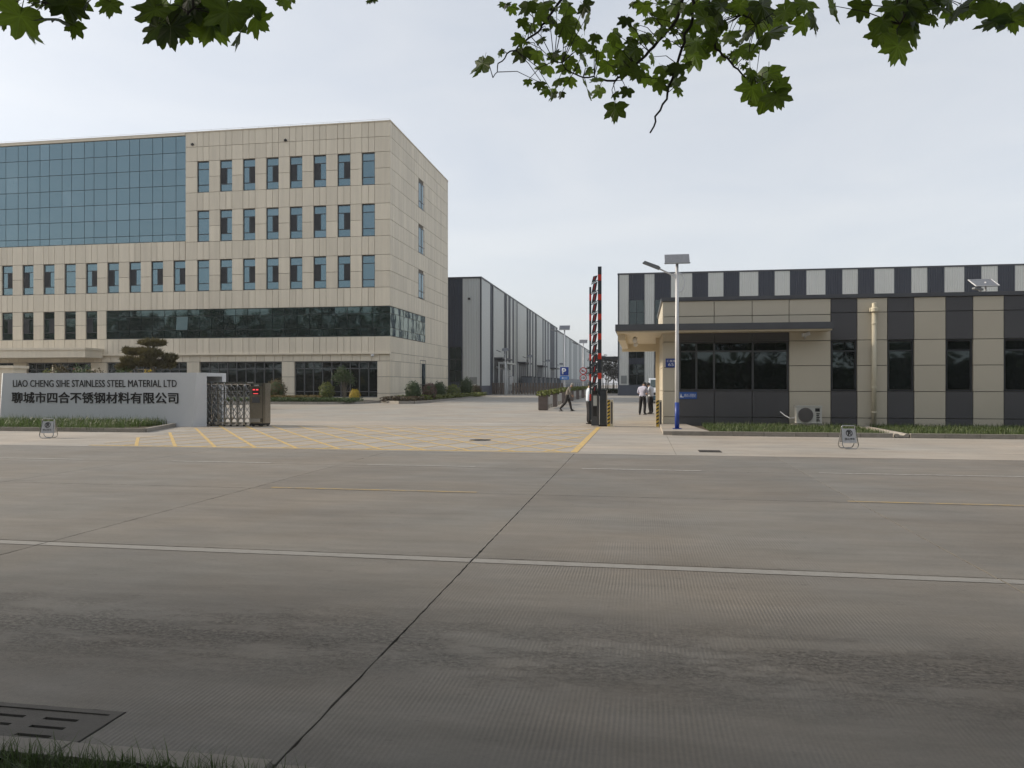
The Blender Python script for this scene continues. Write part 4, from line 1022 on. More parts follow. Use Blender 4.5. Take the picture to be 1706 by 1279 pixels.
spots = [((-6.0, 80.5), 'solar lamp carrying the round traffic signs past the planters'), ((-6.2, 126), 'distant solar lamp seen just right of the raised barrier'),
         ((-17.4, 97.5), 'nearest solar lamp standing along the left factory hall'), ((-17.6, 121), 'second solar lamp along the left factory hall'),
         ((-17.5, 145), 'third solar lamp along the left factory hall'), ((-17.4, 168), 'farthest solar lamp along the left factory hall'), ((-6.1, 103), 'solar lamp behind the raised barrier, past the planters')]
for (x, y), lb in spots: copy_tree(far0, (x, y, gz(y)), label=lb)

# ------------------------------------------------------------------ traffic signs
ps = thing('parking_sign', 'blue square parking sign with white P on the lamp pole', 'traffic sign', (-6.0, 60.35, 2.0))
put('plate', B().box(-6.34, -5.66, 60.36, 60.40, 2.36, 3.04), blue_m, ps)
put('border', B().box(-6.36, -5.64, 60.372, 60.405, 2.34, 2.359).box(-6.36, -5.64, 60.372, 60.405, 3.041, 3.06).box(-6.36, -6.341, 60.372, 60.405, 2.36, 3.04).box(-5.659, -5.64, 60.372, 60.405, 2.36, 3.04), signwhite, ps)
text('letter', 'P', -6.19, -5.86, 2.47, 2.95, 60.35, signwhite, ps, off=.03)
sub = put('lower_plate', B().box(-6.36, -5.64, 60.36, 60.40, 2.04, 2.32), M('plate_sky', (.03, .17, .52), .45), ps)
put('arrow', B().prism_y([(-6.24, 2.17), (-6.10, 2.10), (-6.10, 2.15), (-5.75, 2.15), (-5.75, 2.19), (-6.10, 2.19), (-6.10, 2.24)], 60.35, 60.359), signwhite, sub)
put('bracket', B().box(-6.08, -5.92, 60.401, 60.45, 2.2, 2.26).box(-6.08, -5.92, 60.401, 60.45, 2.8, 2.86), alum_m, ps)
ts = thing('round_sign', 'round red ringed no entry sign above the speed limit on the second lamp pole', 'traffic sign', (-6.0, 80.3, 2.8))
put('disc', B().disc_y(-6.0, 3.08, .36, 80.30, 80.33), signwhite, ts); put('red_ring', B().disc_y(-6.0, 3.08, .38, 80.285, 80.332, 24, .30), red_m, ts)
put('bar', B().bar((-6.24, 80.285, 3.25), (-5.76, 80.285, 2.91), .05, .02, up=(0, 1, 0)), red_m, ts)
put('lorry', B().box(-6.17, -5.98, 80.293, 80.299, 3.0, 3.14).box(-5.97, -5.86, 80.293, 80.299, 3.0, 3.1), ink_m, ts)
ts = thing('round_sign', 'round speed limit sign reading 10 on the second lamp pole', 'traffic sign', (-6.0, 80.3, 2.1))
put('disc', B().disc_y(-6.0, 2.36, .33, 80.30, 80.33), signwhite, ts); put('red_ring', B().disc_y(-6.0, 2.36, .36, 80.285, 80.332, 24, .28), red_m, ts)
text('digits', '10', -6.17, -5.83, 2.22, 2.50, 80.29, ink_m, ts, off=.02)

# ------------------------------------------------------------------ A-frame no-parking signs
def aframe(loc, rz, label):
    t = thing('no_parking_stand', label, 'floor sign', loc, rz, 'folding no parking stands')
    def face(sgn):
        # one leaf in local coordinates, hinge on top at y=0, foot at y = -sgn*.17
        def P(x, z, off=0.0): f = 1 - z / .60; return (x, -sgn * (.17 * f + off), z)
        fr = B().tube([P(-.17, .56), P(-.20, .10), P(-.17, .035), P(-.12, .012), P(.12, .012), P(.17, .035), P(.20, .10), P(.17, .56), P(.15, .595), P(-.15, .595), P(-.17, .56)], .013, 7)
        lf = put('leaf_frame', fr, steel_m, t, True)
        q = [P(-.172, .16), P(.172, .16), P(.158, .52), P(-.158, .52)]; q2 = [P(-.172, .16, -.006), P(.172, .16, -.006), P(.158, .52, -.006), P(-.158, .52, -.006)]
        b = B().add(q + q2, [(0, 1, 2, 3), (7, 6, 5, 4), (0, 4, 5, 1), (1, 5, 6, 2), (2, 6, 7, 3), (3, 7, 4, 0)])
        pn = put('panel', b, M('brushed_plate', (.56, .56, .57), .45, .35, var=.08, scale=14), lf, True)
        if sgn > 0:
            def tilt(o):
                for v in o.data.vertices:
                    x_, y_, z_ = v.co; f = 1 - z_ / .60; v.co.y = -(.17 * f + .006 - y_)
            tilt(put('ring_mark', B().disc_y(0, .41, .085, -.002, .002, 24, .068), ink_m, pn, True))
            tilt(text('letter_p', 'P', -.032, .040, .355, .465, -.002, ink_m, pn, off=.04, depth=.003, local=True))
            tilt(put('slash', B().bar((-.055, 0, .462), (.055, 0, .358), .016, .003, up=(0, 1, 0)), ink_m, pn, True))
            tilt(text('lettering', '禁止停车', -.125, .125, .235, .29, -.002, ink_m, pn, off=.02, depth=.003, local=True))
    face(1); face(-1)
    put('hinge', B().cyl((-.14, 0, .595), (.14, 0, .595), .014, n=8), steel_m, t, True)
    return t
aframe((5.30, 20.95, 0), R(8), 'steel no parking stand on the pale apron before the gatehouse')
aframe((-18.15, 20.95, 0), R(17), 'steel no parking stand on the apron before the sign wall grass')

# ------------------------------------------------------------------ planters and low benches beside the lane
def leafball(b, c, rx, ry, rz_, n, s, shell=.55, flatbot=-1.0):
    for _ in range(n):
        while True:
            d = Vector((rnd.gauss(0, 1), rnd.gauss(0, 1), rnd.gauss(0, 1)))
            if d.length > .1: d.normalize()
            if d.z > flatbot: break
        r_ = shell + (1 - shell) * rnd.random() ** .6; bump_ = 1 + .16 * math.sin(d.x * 6 + c[0]) * math.cos(d.y * 7 + d.z * 5) + max(0, rnd.gauss(0, .07))
        p = Vector((c[0] + d.x * rx * r_ * bump_, c[1] + d.y * ry * r_ * bump_, c[2] + d.z * rz_ * r_ * bump_))
        nrm = (d + Vector((rnd.gauss(0, .55), rnd.gauss(0, .55), rnd.gauss(0, .55)))).normalized()
        a = nrm.cross(Vector((rnd.gauss(0, 1), rnd.gauss(0, 1), rnd.gauss(0, 1)))).normalized(); q = nrm.cross(a); s_ = s * rnd.uniform(.6, 1.3)
        b.add([p - a * s_ * .5, p + q * s_ * .45 + nrm * s_ * .1, p + a * s_ * .6, p - q * s_ * .45 + nrm * s_ * .1], [(0, 1, 2, 3)])
    return b
def planter(x, y, label):
    t = thing('planter', label, 'planter', (x, y, gz(y)), group='square planters beside the lane')
    put('tub', B().prism([(-.27, -.27), (.27, -.27), (.27, .27), (-.27, .27)], .03, .86), planter_m, t, True)
    put('rim', B().box(-.29, .29, -.29, -.23, .861, .90).box(-.29, .29, .23, .29, .861, .90).box(-.29, -.23, -.229, .229, .861, .90).box(.23, .29, -.229, .229, .861, .90), planter_m, t, True)
    put('foot', B().box(-.24, .24, -.24, .24, 0, .03), black_m, t, True)
    put('plants', leafball(B(), (0, 0, .93), .40, .40, .26, 420, .11, .2, -.35), shrub_l, t, True)['kind'] = 'stuff'
    return t
PY = [45.2, 50.6, 57.2, 64.0, 70.4, 77.4, 85.0]
nm = ['nearest brown planter of the row beside the lane', 'second brown planter of the row beside the lane', 'third planter of the row, left of the walking man', 'planter partly behind the walking man', 'fifth planter of the row, right of the walking man', 'sixth planter of the row beside the lane', 'farthest planter of the row beside the lane']
p0 = planter(-5.75, PY[0], nm[0])
for y, lb in zip(PY[1:], nm[1:]): copy_tree(p0, (-5.75 - (y - 45) * .006, y, gz(y)), label=lb)
def bench(x, y, label):
    t = thing('low_barrier', label, 'barrier', (x, y, gz(y)), group='low concrete barriers between planters')
    put('panel', B().box(-.10, .10, -1.6, 1.6, .26, .80), M('barrier_concrete', (.36, .34, .31), .8, var=.1), t, True)
    for k in (-1.3, 0, 1.3): put('leg', B().box(-.12, .12, k - .13, k + .13, 0, .26), MATS['barrier_concrete'], t, True)
    return t
lbs = ('first', 'second', 'third', 'fourth', 'fifth', 'sixth')
b0 = None
for k in range(6):
    y = (PY[k] + PY[k + 1]) / 2; lb = lbs[k] + ' pale low barrier between the planters, counted from the gate'
    if b0 is None: b0 = bench(-5.78, y, lb)
    else: copy_tree(b0, (-5.75 - (y - 45) * .006, y, gz(y)), label=lb)

# bronze folding gates in front of the factory hall
def fold_gate(x0, x1, y0, y1, n, label):
    t = thing('folding_gate', label, 'gate', (x0, y0, .3))
    for k in range(n):
        f = k / (n - 1); x = x0 + (x1 - x0) * f; y = y0 + (y1 - y0) * f
        put('post', B().box(x - .10, x + .10, y - .2, y + .2, .38, 1.86), bronze_m, t); put('foot', B().box(x - .13, x + .13, y - .25, y + .25, .3, .38), M('foot_pale', (.3, .29, .27), .6), t)
        if k < n - 1:
            xn, yn = x0 + (x1 - x0) * (k + 1) / (n - 1), y0 + (y1 - y0) * (k + 1) / (n - 1)
            put('lattice', B().bar((x, y - .1, .5), (xn, yn - .1, 1.7), .05).bar((x, y - .12, 1.7), (xn, yn - .12, .5), .05), bronze_m, t)
    return t
fold_gate(-19.2, -17.9, 98.6, 98.7, 5, 'short bronze folding gate against the factory hall corner')
fold_gate(-16.6, -10.3, 99.0, 100.5, 18, 'long bronze folding gate in the distance left of the planters')

# ------------------------------------------------------------------ shrubs, beds and the cloud-pruned pine
def shrub(x, y, r, h, mat, label, n=1400, s=.10, cat='shrub', group='clipped shrubs in the office beds', zb=None):
    z = gz(y) + .08 if zb is None else zb
    t = thing('round_shrub', label, cat, (x, y, z), group=group)
    b = leafball(B(), (0, 0, h * .5), r * .93, r * .93, h * .5, n, s, .78)
    put('foliage', b, mat, t, True)['kind'] = 'stuff'
    put('heart', B().lathe((0, 0, 0), [(r * .25, .05), (r * .7, h * .25), (r * .78, h * .5), (r * .6, h * .78), (r * .1, h * .9)], 10), shrub_g if mat is not shrub_y else shrub_y, t, True)
    put('stem', B().cyl((0, 0, -.05), (0, 0, h * .4), .05, n=6), bark_m, t, True)
    return t
def kerbed(name, label, ring_, mat_soil=soil_m):
    t = thing(name, label, 'planting bed', (ring_[0][0], ring_[0][1], gz(ring_[0][1])))
    z = gz(sum(p[1] for p in ring_) / len(ring_))
    put('soil', B().prism(ring_, z - .2, z + .09), mat_soil, t); n = len(ring_)
    for k in range(n):
        a, c_ = Vector(ring_[k]), Vector(ring_[(k + 1) % n]); m = max(1, round((c_ - a).length / 1.2))
        for j in range(m):
            p = a + (c_ - a) * (j / m); q = a + (c_ - a) * ((j + .985) / m); put('kerb_stone', B().bar((p.x, p.y, z + .02), (q.x, q.y, z + .02), .14, .24), kerb_m, t)
    return t
rr = [(-47, 52.6), (-23.2, 52.6), (-21.6, 53.2), (-20.5, 54.6), (-20.0, 56.6), (-20.4, 58.6), (-21.5, 59.4), (-47, 59.4)]
kerbed('flower_bed', 'rounded kerbed flower bed under the office ground floor windows', rr)
r2 = [(-18.9, 55.4), (-17.6, 54.2), (-16.6, 54.6), (-16.2, 56), (-16.6, 70), (-18.2, 85.8), (-20.1, 86), (-20.2, 57)]
kerbed('flower_bed', 'narrow kerbed flower bed running back along the office side wall', r2)
def ground_cover(name, label, x0, x1, y0, y1, z, n, mat, s=.12, h=.35):
    b = B()
    for _ in range(n):
        x, y = rnd.uniform(x0, x1), rnd.uniform(y0, y1); p = Vector((x, y, z + rnd.uniform(.02, h))); nrm = Vector((rnd.gauss(0, .5), rnd.gauss(0, .5), 1)).normalized()
        a = nrm.cross(Vector((rnd.gauss(0, 1), rnd.gauss(0, 1), .1))).normalized(); q = nrm.cross(a); s_ = s * rnd.uniform(.6, 1.4)
        b.add([p - a * s_ * .5, p + q * s_ * .4, p + a * s_ * .6, p - q * s_ * .4], [(0, 1, 2, 3)])
    return tag(put(name, b, mat), label, 'ground cover', kind='stuff')
ground_cover('ground_cover', 'low dark green plants at the front of the office flower bed', -34, -20.9, 53, 55.6, gz(54) + .09, 9000, shrub_g, .13, .35)
ground_cover('ground_cover', 'yellowish flowering plants behind the green edging of the office bed', -29.5, -24.5, 55.6, 56.8, gz(56) + .09, 3200, leafmat('cover_buff', (.17, .13, .05), (.03, .02, .004)), .12, .48)
ground_cover('ground_cover', 'russet ground plants at the near end of the side bed', -19.6, -16.9, 55.2, 59, gz(57) + .09, 2600, shrub_r, .13, .4)
ground_cover('ground_cover', 'yellow green ground plants along the side bed', -19.5, -17.2, 59, 85, gz(70) + .09, 9000, shrub_l, .16, .4)
shrub(-28.75, 56.9, .85, 1.75, shrub_b, 'large bronze clipped ball shrub right of the retractable gate')
shrub(-24.4, 56.7, .62, 1.45, shrub_l, 'yellow green shrub left of the feathery shrub in the office bed')
shrub(-21.8, 56.0, .44, .95, shrub_y, 'small bright yellow clipped ball shrub in the office bed', 900, .08)
shrub(-17.9, 58.6, .68, 1.55, shrub_g, 'dark green ball shrub nearest in the side bed')
shrub(-17.7, 62.5, .62, 1.4, shrub_p, 'pink flowering shrub between dark balls in the side bed')
shrub(-17.9, 66.5, .66, 1.5, shrub_g, 'dark green ball shrub right of the pink one in the side bed')
shrub(-17.9, 71.5, .72, 1.3, shrub_l, 'low pale green shrub in the middle of the side bed')
shrub(-18.1, 78.0, .80, 2.0, shrub_g, 'dark green ball shrub before the factory hall corner')
shrub(-18.4, 84.0, .7, 1.2, shrub_r, 'russet shrub at the far end of the side bed')
# feathery shrub
fs_ = thing('feathery_shrub', 'loose feathery green shrub before the ground floor windows', 'shrub', (-23.0, 56.9, gz(57) + .09))
b = B(); sb = B()
for k in range(16):
    a = rnd.uniform(0, 6.28); l = rnd.uniform(.2, .95); top = (l * math.cos(a) * .9, l * math.sin(a) * .6, rnd.uniform(1.5, 2.5)); sb.tube([(0, 0, 0), (top[0] * .4, top[1] * .4, top[2] * .55), top], [.02, .014, .006], 5)
    leafball(b, top, .36, .32, .42, 110, .10, .15)
put('foliage', b, shrub_g, fs_, True)['kind'] = 'stuff'; put('stem', sb, bark_m, fs_, True)
# planted island behind the sign wall
kerbed('planting_island', 'planted island with low shrubs behind the sign wall', [(-41, 40.6), (-29, 40.6), (-28, 42), (-28, 47), (-29, 48.4), (-41, 48.4)])
pp = [(-33.6, 42.5, .9, 2.45, shrub_b, 'bronze shrub left of the pine trunk above the sign wall'), (-35.0, 43.2, .95, 2.7, shrub_g, 'dark green shrub at the left foot of the pine'), (-31.9, 42.9, .9, 2.5, shrub_g, 'dark green shrub at the right foot of the pine'),
      (-30.7, 42.4, .8, 2.3, shrub_b, 'bronze shrub right of the pine above the sign wall'), (-29.75, 42.3, .45, 2.32, shrub_y, 'yellow shrub peeping over the right end of the lettering'), (-36.2, 42.6, .8, 2.75, shrub_b, 'leftmost bronze shrub of the island over the sign wall')]
for a in pp: shrub(*a, n=1500, s=.12, group='shrubs on the island behind the sign wall', zb=gz(42))
g_ = on_y(82, 617, 44); shrub(g_.x, 44, .85, g_.z - gz(44), shrub_l, 'pale green dome of a shrub before the office entrance', group='shrubs before the entrance', zb=gz(44))
g_ = on_y(126, 614, 44); shrub(g_.x, 44, .35, g_.z - gz(44), shrub_p, 'small pink flowering shrub before the office entrance', 500, group='shrubs before the entrance', zb=gz(44))
pt = thing('pine_tree', 'cloud pruned bronze green pine rising behind the sign wall', 'tree', (-33.0, 44.5, gz(44)))
def pp_(u, v): return on_y(u, v, 44.5)
base = pp_(252, 668); trunk = [base, pp_(250, 640), pp_(256, 616), pp_(248, 598), pp_(252, 584), pp_(258, 572)]
put('trunk', B().tube(trunk, [.16, .14, .12, .10, .07, .04], 8), bark_m, pt, smooth=True)
pads = [(255, 572, 23, 6.5, 0), (218, 587, 17, 6.5, .3), (236, 584, 12, 4, .1), (258, 590, 20, 9, -.4), (280, 596, 13, 6.5, .2), (224, 601, 15, 6.5, -.5), (246, 604, 22, 9, -.3), (270, 607, 17, 9, .4), (235, 571, 8, 4, .2), (205, 583, 6, 5, .3), (200, 612, 16, 7, .5)]
for k, (u, v, ru, rv, dy) in enumerate(pads):
    c_ = pp_(u, v); c_.y += dy; sc_ = c_.y / 1270 * 1.03; b = B(); n = int(ru * rv * 6)
    for _ in range(n):
        while True:
            q = Vector((rnd.uniform(-1, 1), rnd.uniform(-1, 1), rnd.uniform(-.8, 1)))
            if q.length < 1: break
        wob_ = 1 + .28 * math.sin(q.x * 9 + k * 2.1) * math.cos(q.y * 7 + k); p = c_ + Vector((q.x * ru * sc_ * 1.05, q.y * ru * sc_ * .85, q.z * rv * sc_ * wob_)); d = Vector((q.x * .7 + rnd.gauss(0, .5), q.y * .7 + rnd.gauss(0, .5), .8 + rnd.gauss(0, .4))).normalized()
        a = d.cross(Vector((rnd.gauss(0, 1), rnd.gauss(0, 1), rnd.gauss(0, 1)))).normalized() * .035; l = rnd.uniform(.14, .28)
        b.add([p - a, p + a, p + d * l], [(0, 1, 2)]); e = d.cross(a).normalized() * .035; b.add([p - e, p + e, p + d * l], [(0, 1, 2)])
    put('crown', b, pine_m, pt)['kind'] = 'stuff'
    j = min(range(len(trunk)), key=lambda i: abs(trunk[i].z - (c_.z - .15))); put('limb', B().tube([trunk[j], (trunk[j] + c_) / 2 + Vector((0, 0, -.06)), c_ - Vector((0, 0, rv * sc_ * .3))], [.05, .04, .02], 6), bark_m, pt)

# ------------------------------------------------------------------ far fence and thin trees at the end of the lane
ff = thing('rail_fence', 'dark rail fence closing the lane far beyond the barrier', 'fence', (-6, 118, .3))
for k in range(28): put('fence_post', B().box(-12 + k * .33, -11.94 + k * .33, 117.97, 118.03, .3, 1.9), barrier_m, ff)
put('fence_rail', B().box(-12, -3, 117.96, 118.04, 1.7, 1.78).box(-12, -3, 117.96, 118.04, .5, .58), clad_light, ff)
ground_cover('hedge', 'low green hedge before the far rail fence', -9, -2.9, 116, 117.6, .3, 2600, shrub_g, .2, .7)
def thin_tree(x, y, h, k):
    t = thing('thin_tree', ('leftmost', 'second', 'third', 'fourth', 'fifth', 'sixth', 'rightmost')[k] + ' of the thin far trees beyond the rail fence', 'tree', (x, y, .3), group='thin trees at the end of the lane')
    b = B().tube([(0, 0, 0), (.1, 0, h * .5), (0, .1, h)], [.16, .1, .02], 6); c_ = B()
    for j in range(26):
        z = h * rnd.uniform(.25, .95); a = rnd.uniform(0, 6.28); l = (1.1 - z / h) * rnd.uniform(1.2, 3.4); e = (math.cos(a) * l, math.sin(a) * l, z + l * .7); b.tube([(0, 0, z), e], [.045, .012], 4)
        leafball(c_, e, .75, .75, .6, 26, .3, .1)
    put('trunk', b, bark_m, t, True); put('crown', c_, far_m, t, True)['kind'] = 'stuff'
for k in range(7): thin_tree(-10.2 + k * 1.05 + rnd.uniform(-.3, .3), 172 + rnd.uniform(-12, 14), rnd.uniform(5.5, 8.5), k)

# ------------------------------------------------------------------ white van waiting behind the gatehouse corner
VX, VY, VZ = 1.42, 57.5, gz(58)
van = thing('van', 'white van parked nose forward behind the gatehouse corner', 'van', (VX, VY, VZ))
vw = M('van_white', (.66, .68, .70), .3, var=.03, spec=.6)
prof = [(0, .42), (0, .80), (.08, .98), (.55, 1.12), (1.25, 1.78), (1.6, 1.88), (4.6, 1.88), (4.75, 1.7), (4.8, .45)]
vb = B(); nP = len(prof); secs = [(-.90, .94), (-.86, 1.0), (.86, 1.0), (.90, .94)]; vs = []
for xx, sc_ in secs:
    for (yy_, zz) in prof: vs.append((xx * (1.0 if zz < 1.2 else .93), yy_ + (1 - sc_) * (2.4 - yy_) * .35, zz if zz < .6 else .45 + (zz - .45) * (1 if sc_ == 1.0 else .985)))
fs = []
for i in range(len(secs) - 1):
    for k in range(nP): k2 = (k + 1) % nP; fs.append((i * nP + k, (i + 1) * nP + k, (i + 1) * nP + k2, i * nP + k2))
fs.append(tuple(range(nP))); fs.append(tuple(reversed(range(3 * nP, 4 * nP))))
vb.add(vs, fs); bod = put('body', vb, vw, van, True)
def quad_on(y0, z0, y1, z1, x0, x1, push, inset=0.0):
    d = Vector((0, y1 - y0, z1 - z0)); n = Vector((0, -(z1 - z0), y1 - y0)).normalized() * push
    return [(x0, y0 + n.y, z0 + n.z), (x1, y0 + n.y, z0 + n.z), (x1 * .95, y1 + n.y, z1 + n.z), (x0 * .95, y1 + n.y, z1 + n.z)]
put('windscreen', B().add(quad_on(.60, 1.17, 1.22, 1.75, -.74, .74, .012), [(0, 1, 2, 3)]), glass('van_glass', (.8, .9, .9), (.02, .03, .03), 1.8, .01), van, True)
put('grille', B().box(-.62, .62, -.03, -.002, .62, .80), black_m, van, True)
put('bumper', B().box(-.88, .88, -.10, .02, .28, .56), M('bumper_teal', (.05, .12, .16), .4), van, True)
put('number_plate', B().box(-.24, .24, -.115, -.101, .38, .50), M('plate_green', (.08, .30, .26), .4), van, True)
for s_ in (-1, 1):
    put('headlight', B().box(s_ * .74 - .13, s_ * .74 + .13, -.02, .05, .78, .92), M('lamp_clear', (.5, .52, .54), .15, .3), van, True)
    put('mirror', B().box(s_ * 1.0 - .08, s_ * 1.0 + .08, .78, .88, 1.12, 1.32).box(s_ * .91 - .06, s_ * .91 + .06, .81, .85, 1.16, 1.2), black_m, van, True)
    put('side_window', B().add([(s_ * .872, 1.35, 1.22), (s_ * .872, 4.3, 1.22), (s_ * .845, 4.3, 1.72), (s_ * .845, 1.62, 1.72)], [(0, 1, 2, 3) if s_ > 0 else (3, 2, 1, 0)]), MATS['van_glass'], van, True)
    for yy_ in (.85, 3.9):
        wh = put('wheel', B().cyl((s_ * .92, yy_, .32), (s_ * .70, yy_, .32), .32, n=18), black_m, van, True); put('rim', B().cyl((s_ * .925, yy_, .32), (s_ * .90, yy_, .32), .19, n=14), alum_m, wh, True)
put('wiper', B().bar((-.5, .62, 1.22), (.05, .72, 1.30), .015), black_m, van, True)
put('underbody', B().box(-.8, .8, .1, 4.7, .22, .44), black_m, van, True)

# ------------------------------------------------------------------ people
skin_m = M('skin', (.36, .22, .15), .55, var=.05)
hair_m = M('hair', (.012, .011, .010), .6); shoe_m = M('shoe', (.014, .013, .012), .45)
def person(label, loc, rz, J, shirt, trousers, sleeve='short', hat=None, hair=hair_m, scale=1.0):
    """body grown over a posed skeleton (local x right, y forward); one continuous mesh, cloth and skin by region"""
    V = []; E = []; Rd = []; T = []; ix = {}
    def nd(name, p, r, parent=None, tg=None):
        ix[name] = len(V); V.append(Vector(p) * scale); Rd.append(r * scale)
        if parent: E.append((ix[parent], ix[name])); T.append(tg)
    nd('pelvis', J['pelvis'], .140)
    nd('waist', J['waist'], .145, 'pelvis', 'shirt'); nd('chest', J['chest'], .160, 'waist', 'shirt'); nd('neckb', J['neck'], .062, 'chest', 'shirt')
    h = Vector(J['head']); nk = Vector(J['neck']); up = (h - nk).normalized(); fw = Vector(J.get('face', (0, 1, 0))).normalized()
    nd('jaw', nk + up * .07, .058, 'neckb', 'skin'); nd('head', h, .090, 'jaw', 'skin'); nd('crown', h + up * .085, .070, 'head', 'skin')
    nd('nose', h + fw * .105 - up * .02, .013, 'head', 'skin'); side = fw.cross(up).normalized()
    for s_ in (-1, 1): nd('ear%d' % s_, h + side * s_ * .088 - up * .01, .018, 'head', 'skin')
    for s_, k in ((-1, 'l'), (1, 'r')):
        sh, el, wr = (Vector(J[k + n]) for n in ('sh', 'el', 'wr'))
        nd(k + 'sh', sh, .072, 'chest', 'shirt'); nd(k + 'el', el, .052, k + 'sh', 'shirt'); nd(k + 'wr', wr, .030, k + 'el', 'skin' if sleeve == 'short' else 'shirt')
        d = (wr - el).normalized(); fdir = Vector((0, 1, 0)) - d * d.y; fdir = fdir.normalized() if fdir.length > .1 else Vector((1, 0, 0)); out = d.cross(fdir)
        pm = wr + d * .07; nd(k + 'palm', pm, .030, k + 'wr', 'skin')
        for q, ln in ((-.028, .065), (-.009, .078), (.010, .074), (.028, .058)):
            b_ = pm + fdir * q + d * .02; nd(k + 'f%d' % int(q * 1000), b_ + d * ln * .55, .0095, k + 'palm', 'skin'); nd(k + 'g%d' % int(q * 1000), b_ + d * ln + out * -.02 * s_, .008, k + 'f%d' % int(q * 1000), 'skin')
        nd(k + 'th', wr + d * .04 + fdir * .045, .011, k + 'palm', 'skin'); nd(k + 'tt', wr + d * .075 + fdir * .06, .009, k + 'th', 'skin')
        hp, kn, an, to = (Vector(J[k + n]) for n in ('hip', 'kn', 'an', 'toe'))
        nd(k + 'hip', hp, .112, 'pelvis', 'trouser'); nd(k + 'kn', kn, .086, k + 'hip', 'trouser'); nd(k + 'an', an, .066, k + 'kn', 'trouser'); nd(k + 'toe', to, .038, k + 'an', 'shoe')
    me = bpy.data.meshes.new('body'); me.from_pydata([tuple(v) for v in V], E, []); ob = bpy.data.objects.new('tmp', me); COL.objects.link(ob)
    md = ob.modifiers.new('s', 'SKIN'); md.branch_smoothing = .3; md2 = ob.modifiers.new('d', 'SUBSURF'); md2.levels = 2; md2.render_levels = 2
    for i, sv in enumerate(me.skin_vertices[0].data): sv.radius = (Rd[i], Rd[i]); sv.use_root = (i == 0)
    for nm_, sx in (('chest', 1.22), ('waist', 1.12), ('pelvis', 1.15)): me.skin_vertices[0].data[ix[nm_]].radius = (Rd[ix[nm_]] * sx, Rd[ix[nm_]] * .86)
    dg = bpy.context.evaluated_depsgraph_get(); dg.update(); res = bpy.data.meshes.new_from_object(ob.evaluated_get(dg)); bpy.data.objects.remove(ob)
    mats = [shirt, trousers, skin_m, shoe_m]; res.materials.clear()
    for m in mats: res.materials.append(m)
    idx = {'shirt': 0, 'trouser': 1, 'skin': 2, 'shoe': 3}; belt = V[ix['pelvis']].z + .02 * scale
    for p in res.polygons:
        p.use_smooth = True; c_ = p.center; best = None
        for (a, b_), tg in zip(E, T):
            A, Bv = V[a], V[b_]; d = Bv - A; t_ = max(0, min(1, (c_ - A).dot(d) / max(d.length_squared, 1e-9))); q = (c_ - A - d * t_).length - (Rd[a] + (Rd[b_] - Rd[a]) * t_)
            if best is None or q < best[0]: best = (q, tg)
        tg = best[1]
        if tg in ('shirt', 'trouser') and abs(c_.x) < .22 * scale and abs(c_.z - belt) < .2 * scale: tg = 'shirt' if c_.z > belt else 'trouser'
        p.material_index = idx[tg]
    t = thing('person', label, 'person', loc, rz); put('body', res, None, t, True)
    H = h * scale
    hb = B(); n = 12; prof_ = [(.094, -.01), (.101, .035), (.094, .09), (.066, .138), (.02, .158)]
    hb.lathe((0, 0, 0), [(r_ * scale, z_ * scale) for r_, z_ in prof_], n); rot = Vector((0, 0, 1)).rotation_difference(up).to_matrix()
    hb.v = [tuple(rot @ Vector(v) + H - fw * .016 * scale) for v in hb.v]; put('hair' if hat is None else 'cap', hb, hat or hair, t, True, True)
    if hat:
        br = B().add([tuple(H + fw * .08 + side * .07 + up * .04), tuple(H + fw * .08 - side * .07 + up * .04), tuple(H + fw * .17 - side * .05 + up * .02), tuple(H + fw * .17 + side * .05 + up * .02)] + [tuple(H + fw * .08 + side * .07 + up * .05), tuple(H + fw * .08 - side * .07 + up * .05), tuple(H + fw * .17 - side * .05 + up * .03), tuple(H + fw * .17 + side * .05 + up * .03)], [(3, 2, 1, 0), (4, 5, 6, 7), (0, 1, 5, 4), (1, 2, 6, 5), (2, 3, 7, 6), (3, 0, 4, 7)])
        put('cap_peak', br, hat, t, True)
    for k in ('l', 'r'):
        a, to = V[ix[k + 'an']], V[ix[k + 'toe']]; d = (to - a); d.z = 0; d.normalize(); sd_ = Vector((-d.y, d.x, 0)); zb = max(0.0, min(a.z, to.z) - .055 * scale)
        s1 = a - d * .07; s2 = to + d * .06; f_ = B()
        f_.prism([tuple((s1 - sd_ * .035)[:2]), tuple((s2 - sd_ * .03)[:2]), tuple((s2 + d * .02)[:2]), tuple((s2 + sd_ * .03)[:2]), tuple((s1 + sd_ * .035)[:2])], zb, zb + .035); put('shoe_sole', f_, shoe_m, t, True)
    return t
def stand(**kw):
    J = dict(pelvis=(0, 0, .93), waist=(0, 0, 1.10), chest=(0, .01, 1.28), neck=(0, .0, 1.46), head=(0, .03, 1.57), lsh=(-.185, 0, 1.39), rsh=(.185, 0, 1.39), lel=(-.25, -.02, 1.12), rel=(.25, -.02, 1.12), lwr=(-.25, .07, .90), rwr=(.25, .07, .90),
             lhip=(-.09, 0, .86), rhip=(.09, 0, .86), lkn=(-.10, .02, .48), rkn=(.10, .02, .48), lan=(-.11, -.02, .09), ran=(.11, -.02, .09), ltoe=(-.13, .13, .045), rtoe=(.13, .13, .045)); J.update(kw); return J
lav = M('shirt_lavender', (.50, .50, .62), .8, var=.08, scale=9); wht = M('shirt_white', (.60, .62, .66), .8, var=.08, scale=9); blu = M('shirt_pale_blue', (.50, .57, .66), .8, var=.1, scale=9)
drk = M('trousers_black', (.014, .013, .016), .85, var=.2, scale=9); brn = M('trousers_charcoal', (.022, .020, .019), .85, var=.2, scale=9); jac = M('jacket_grey', (.20, .18, .155), .85, var=.12, scale=9)
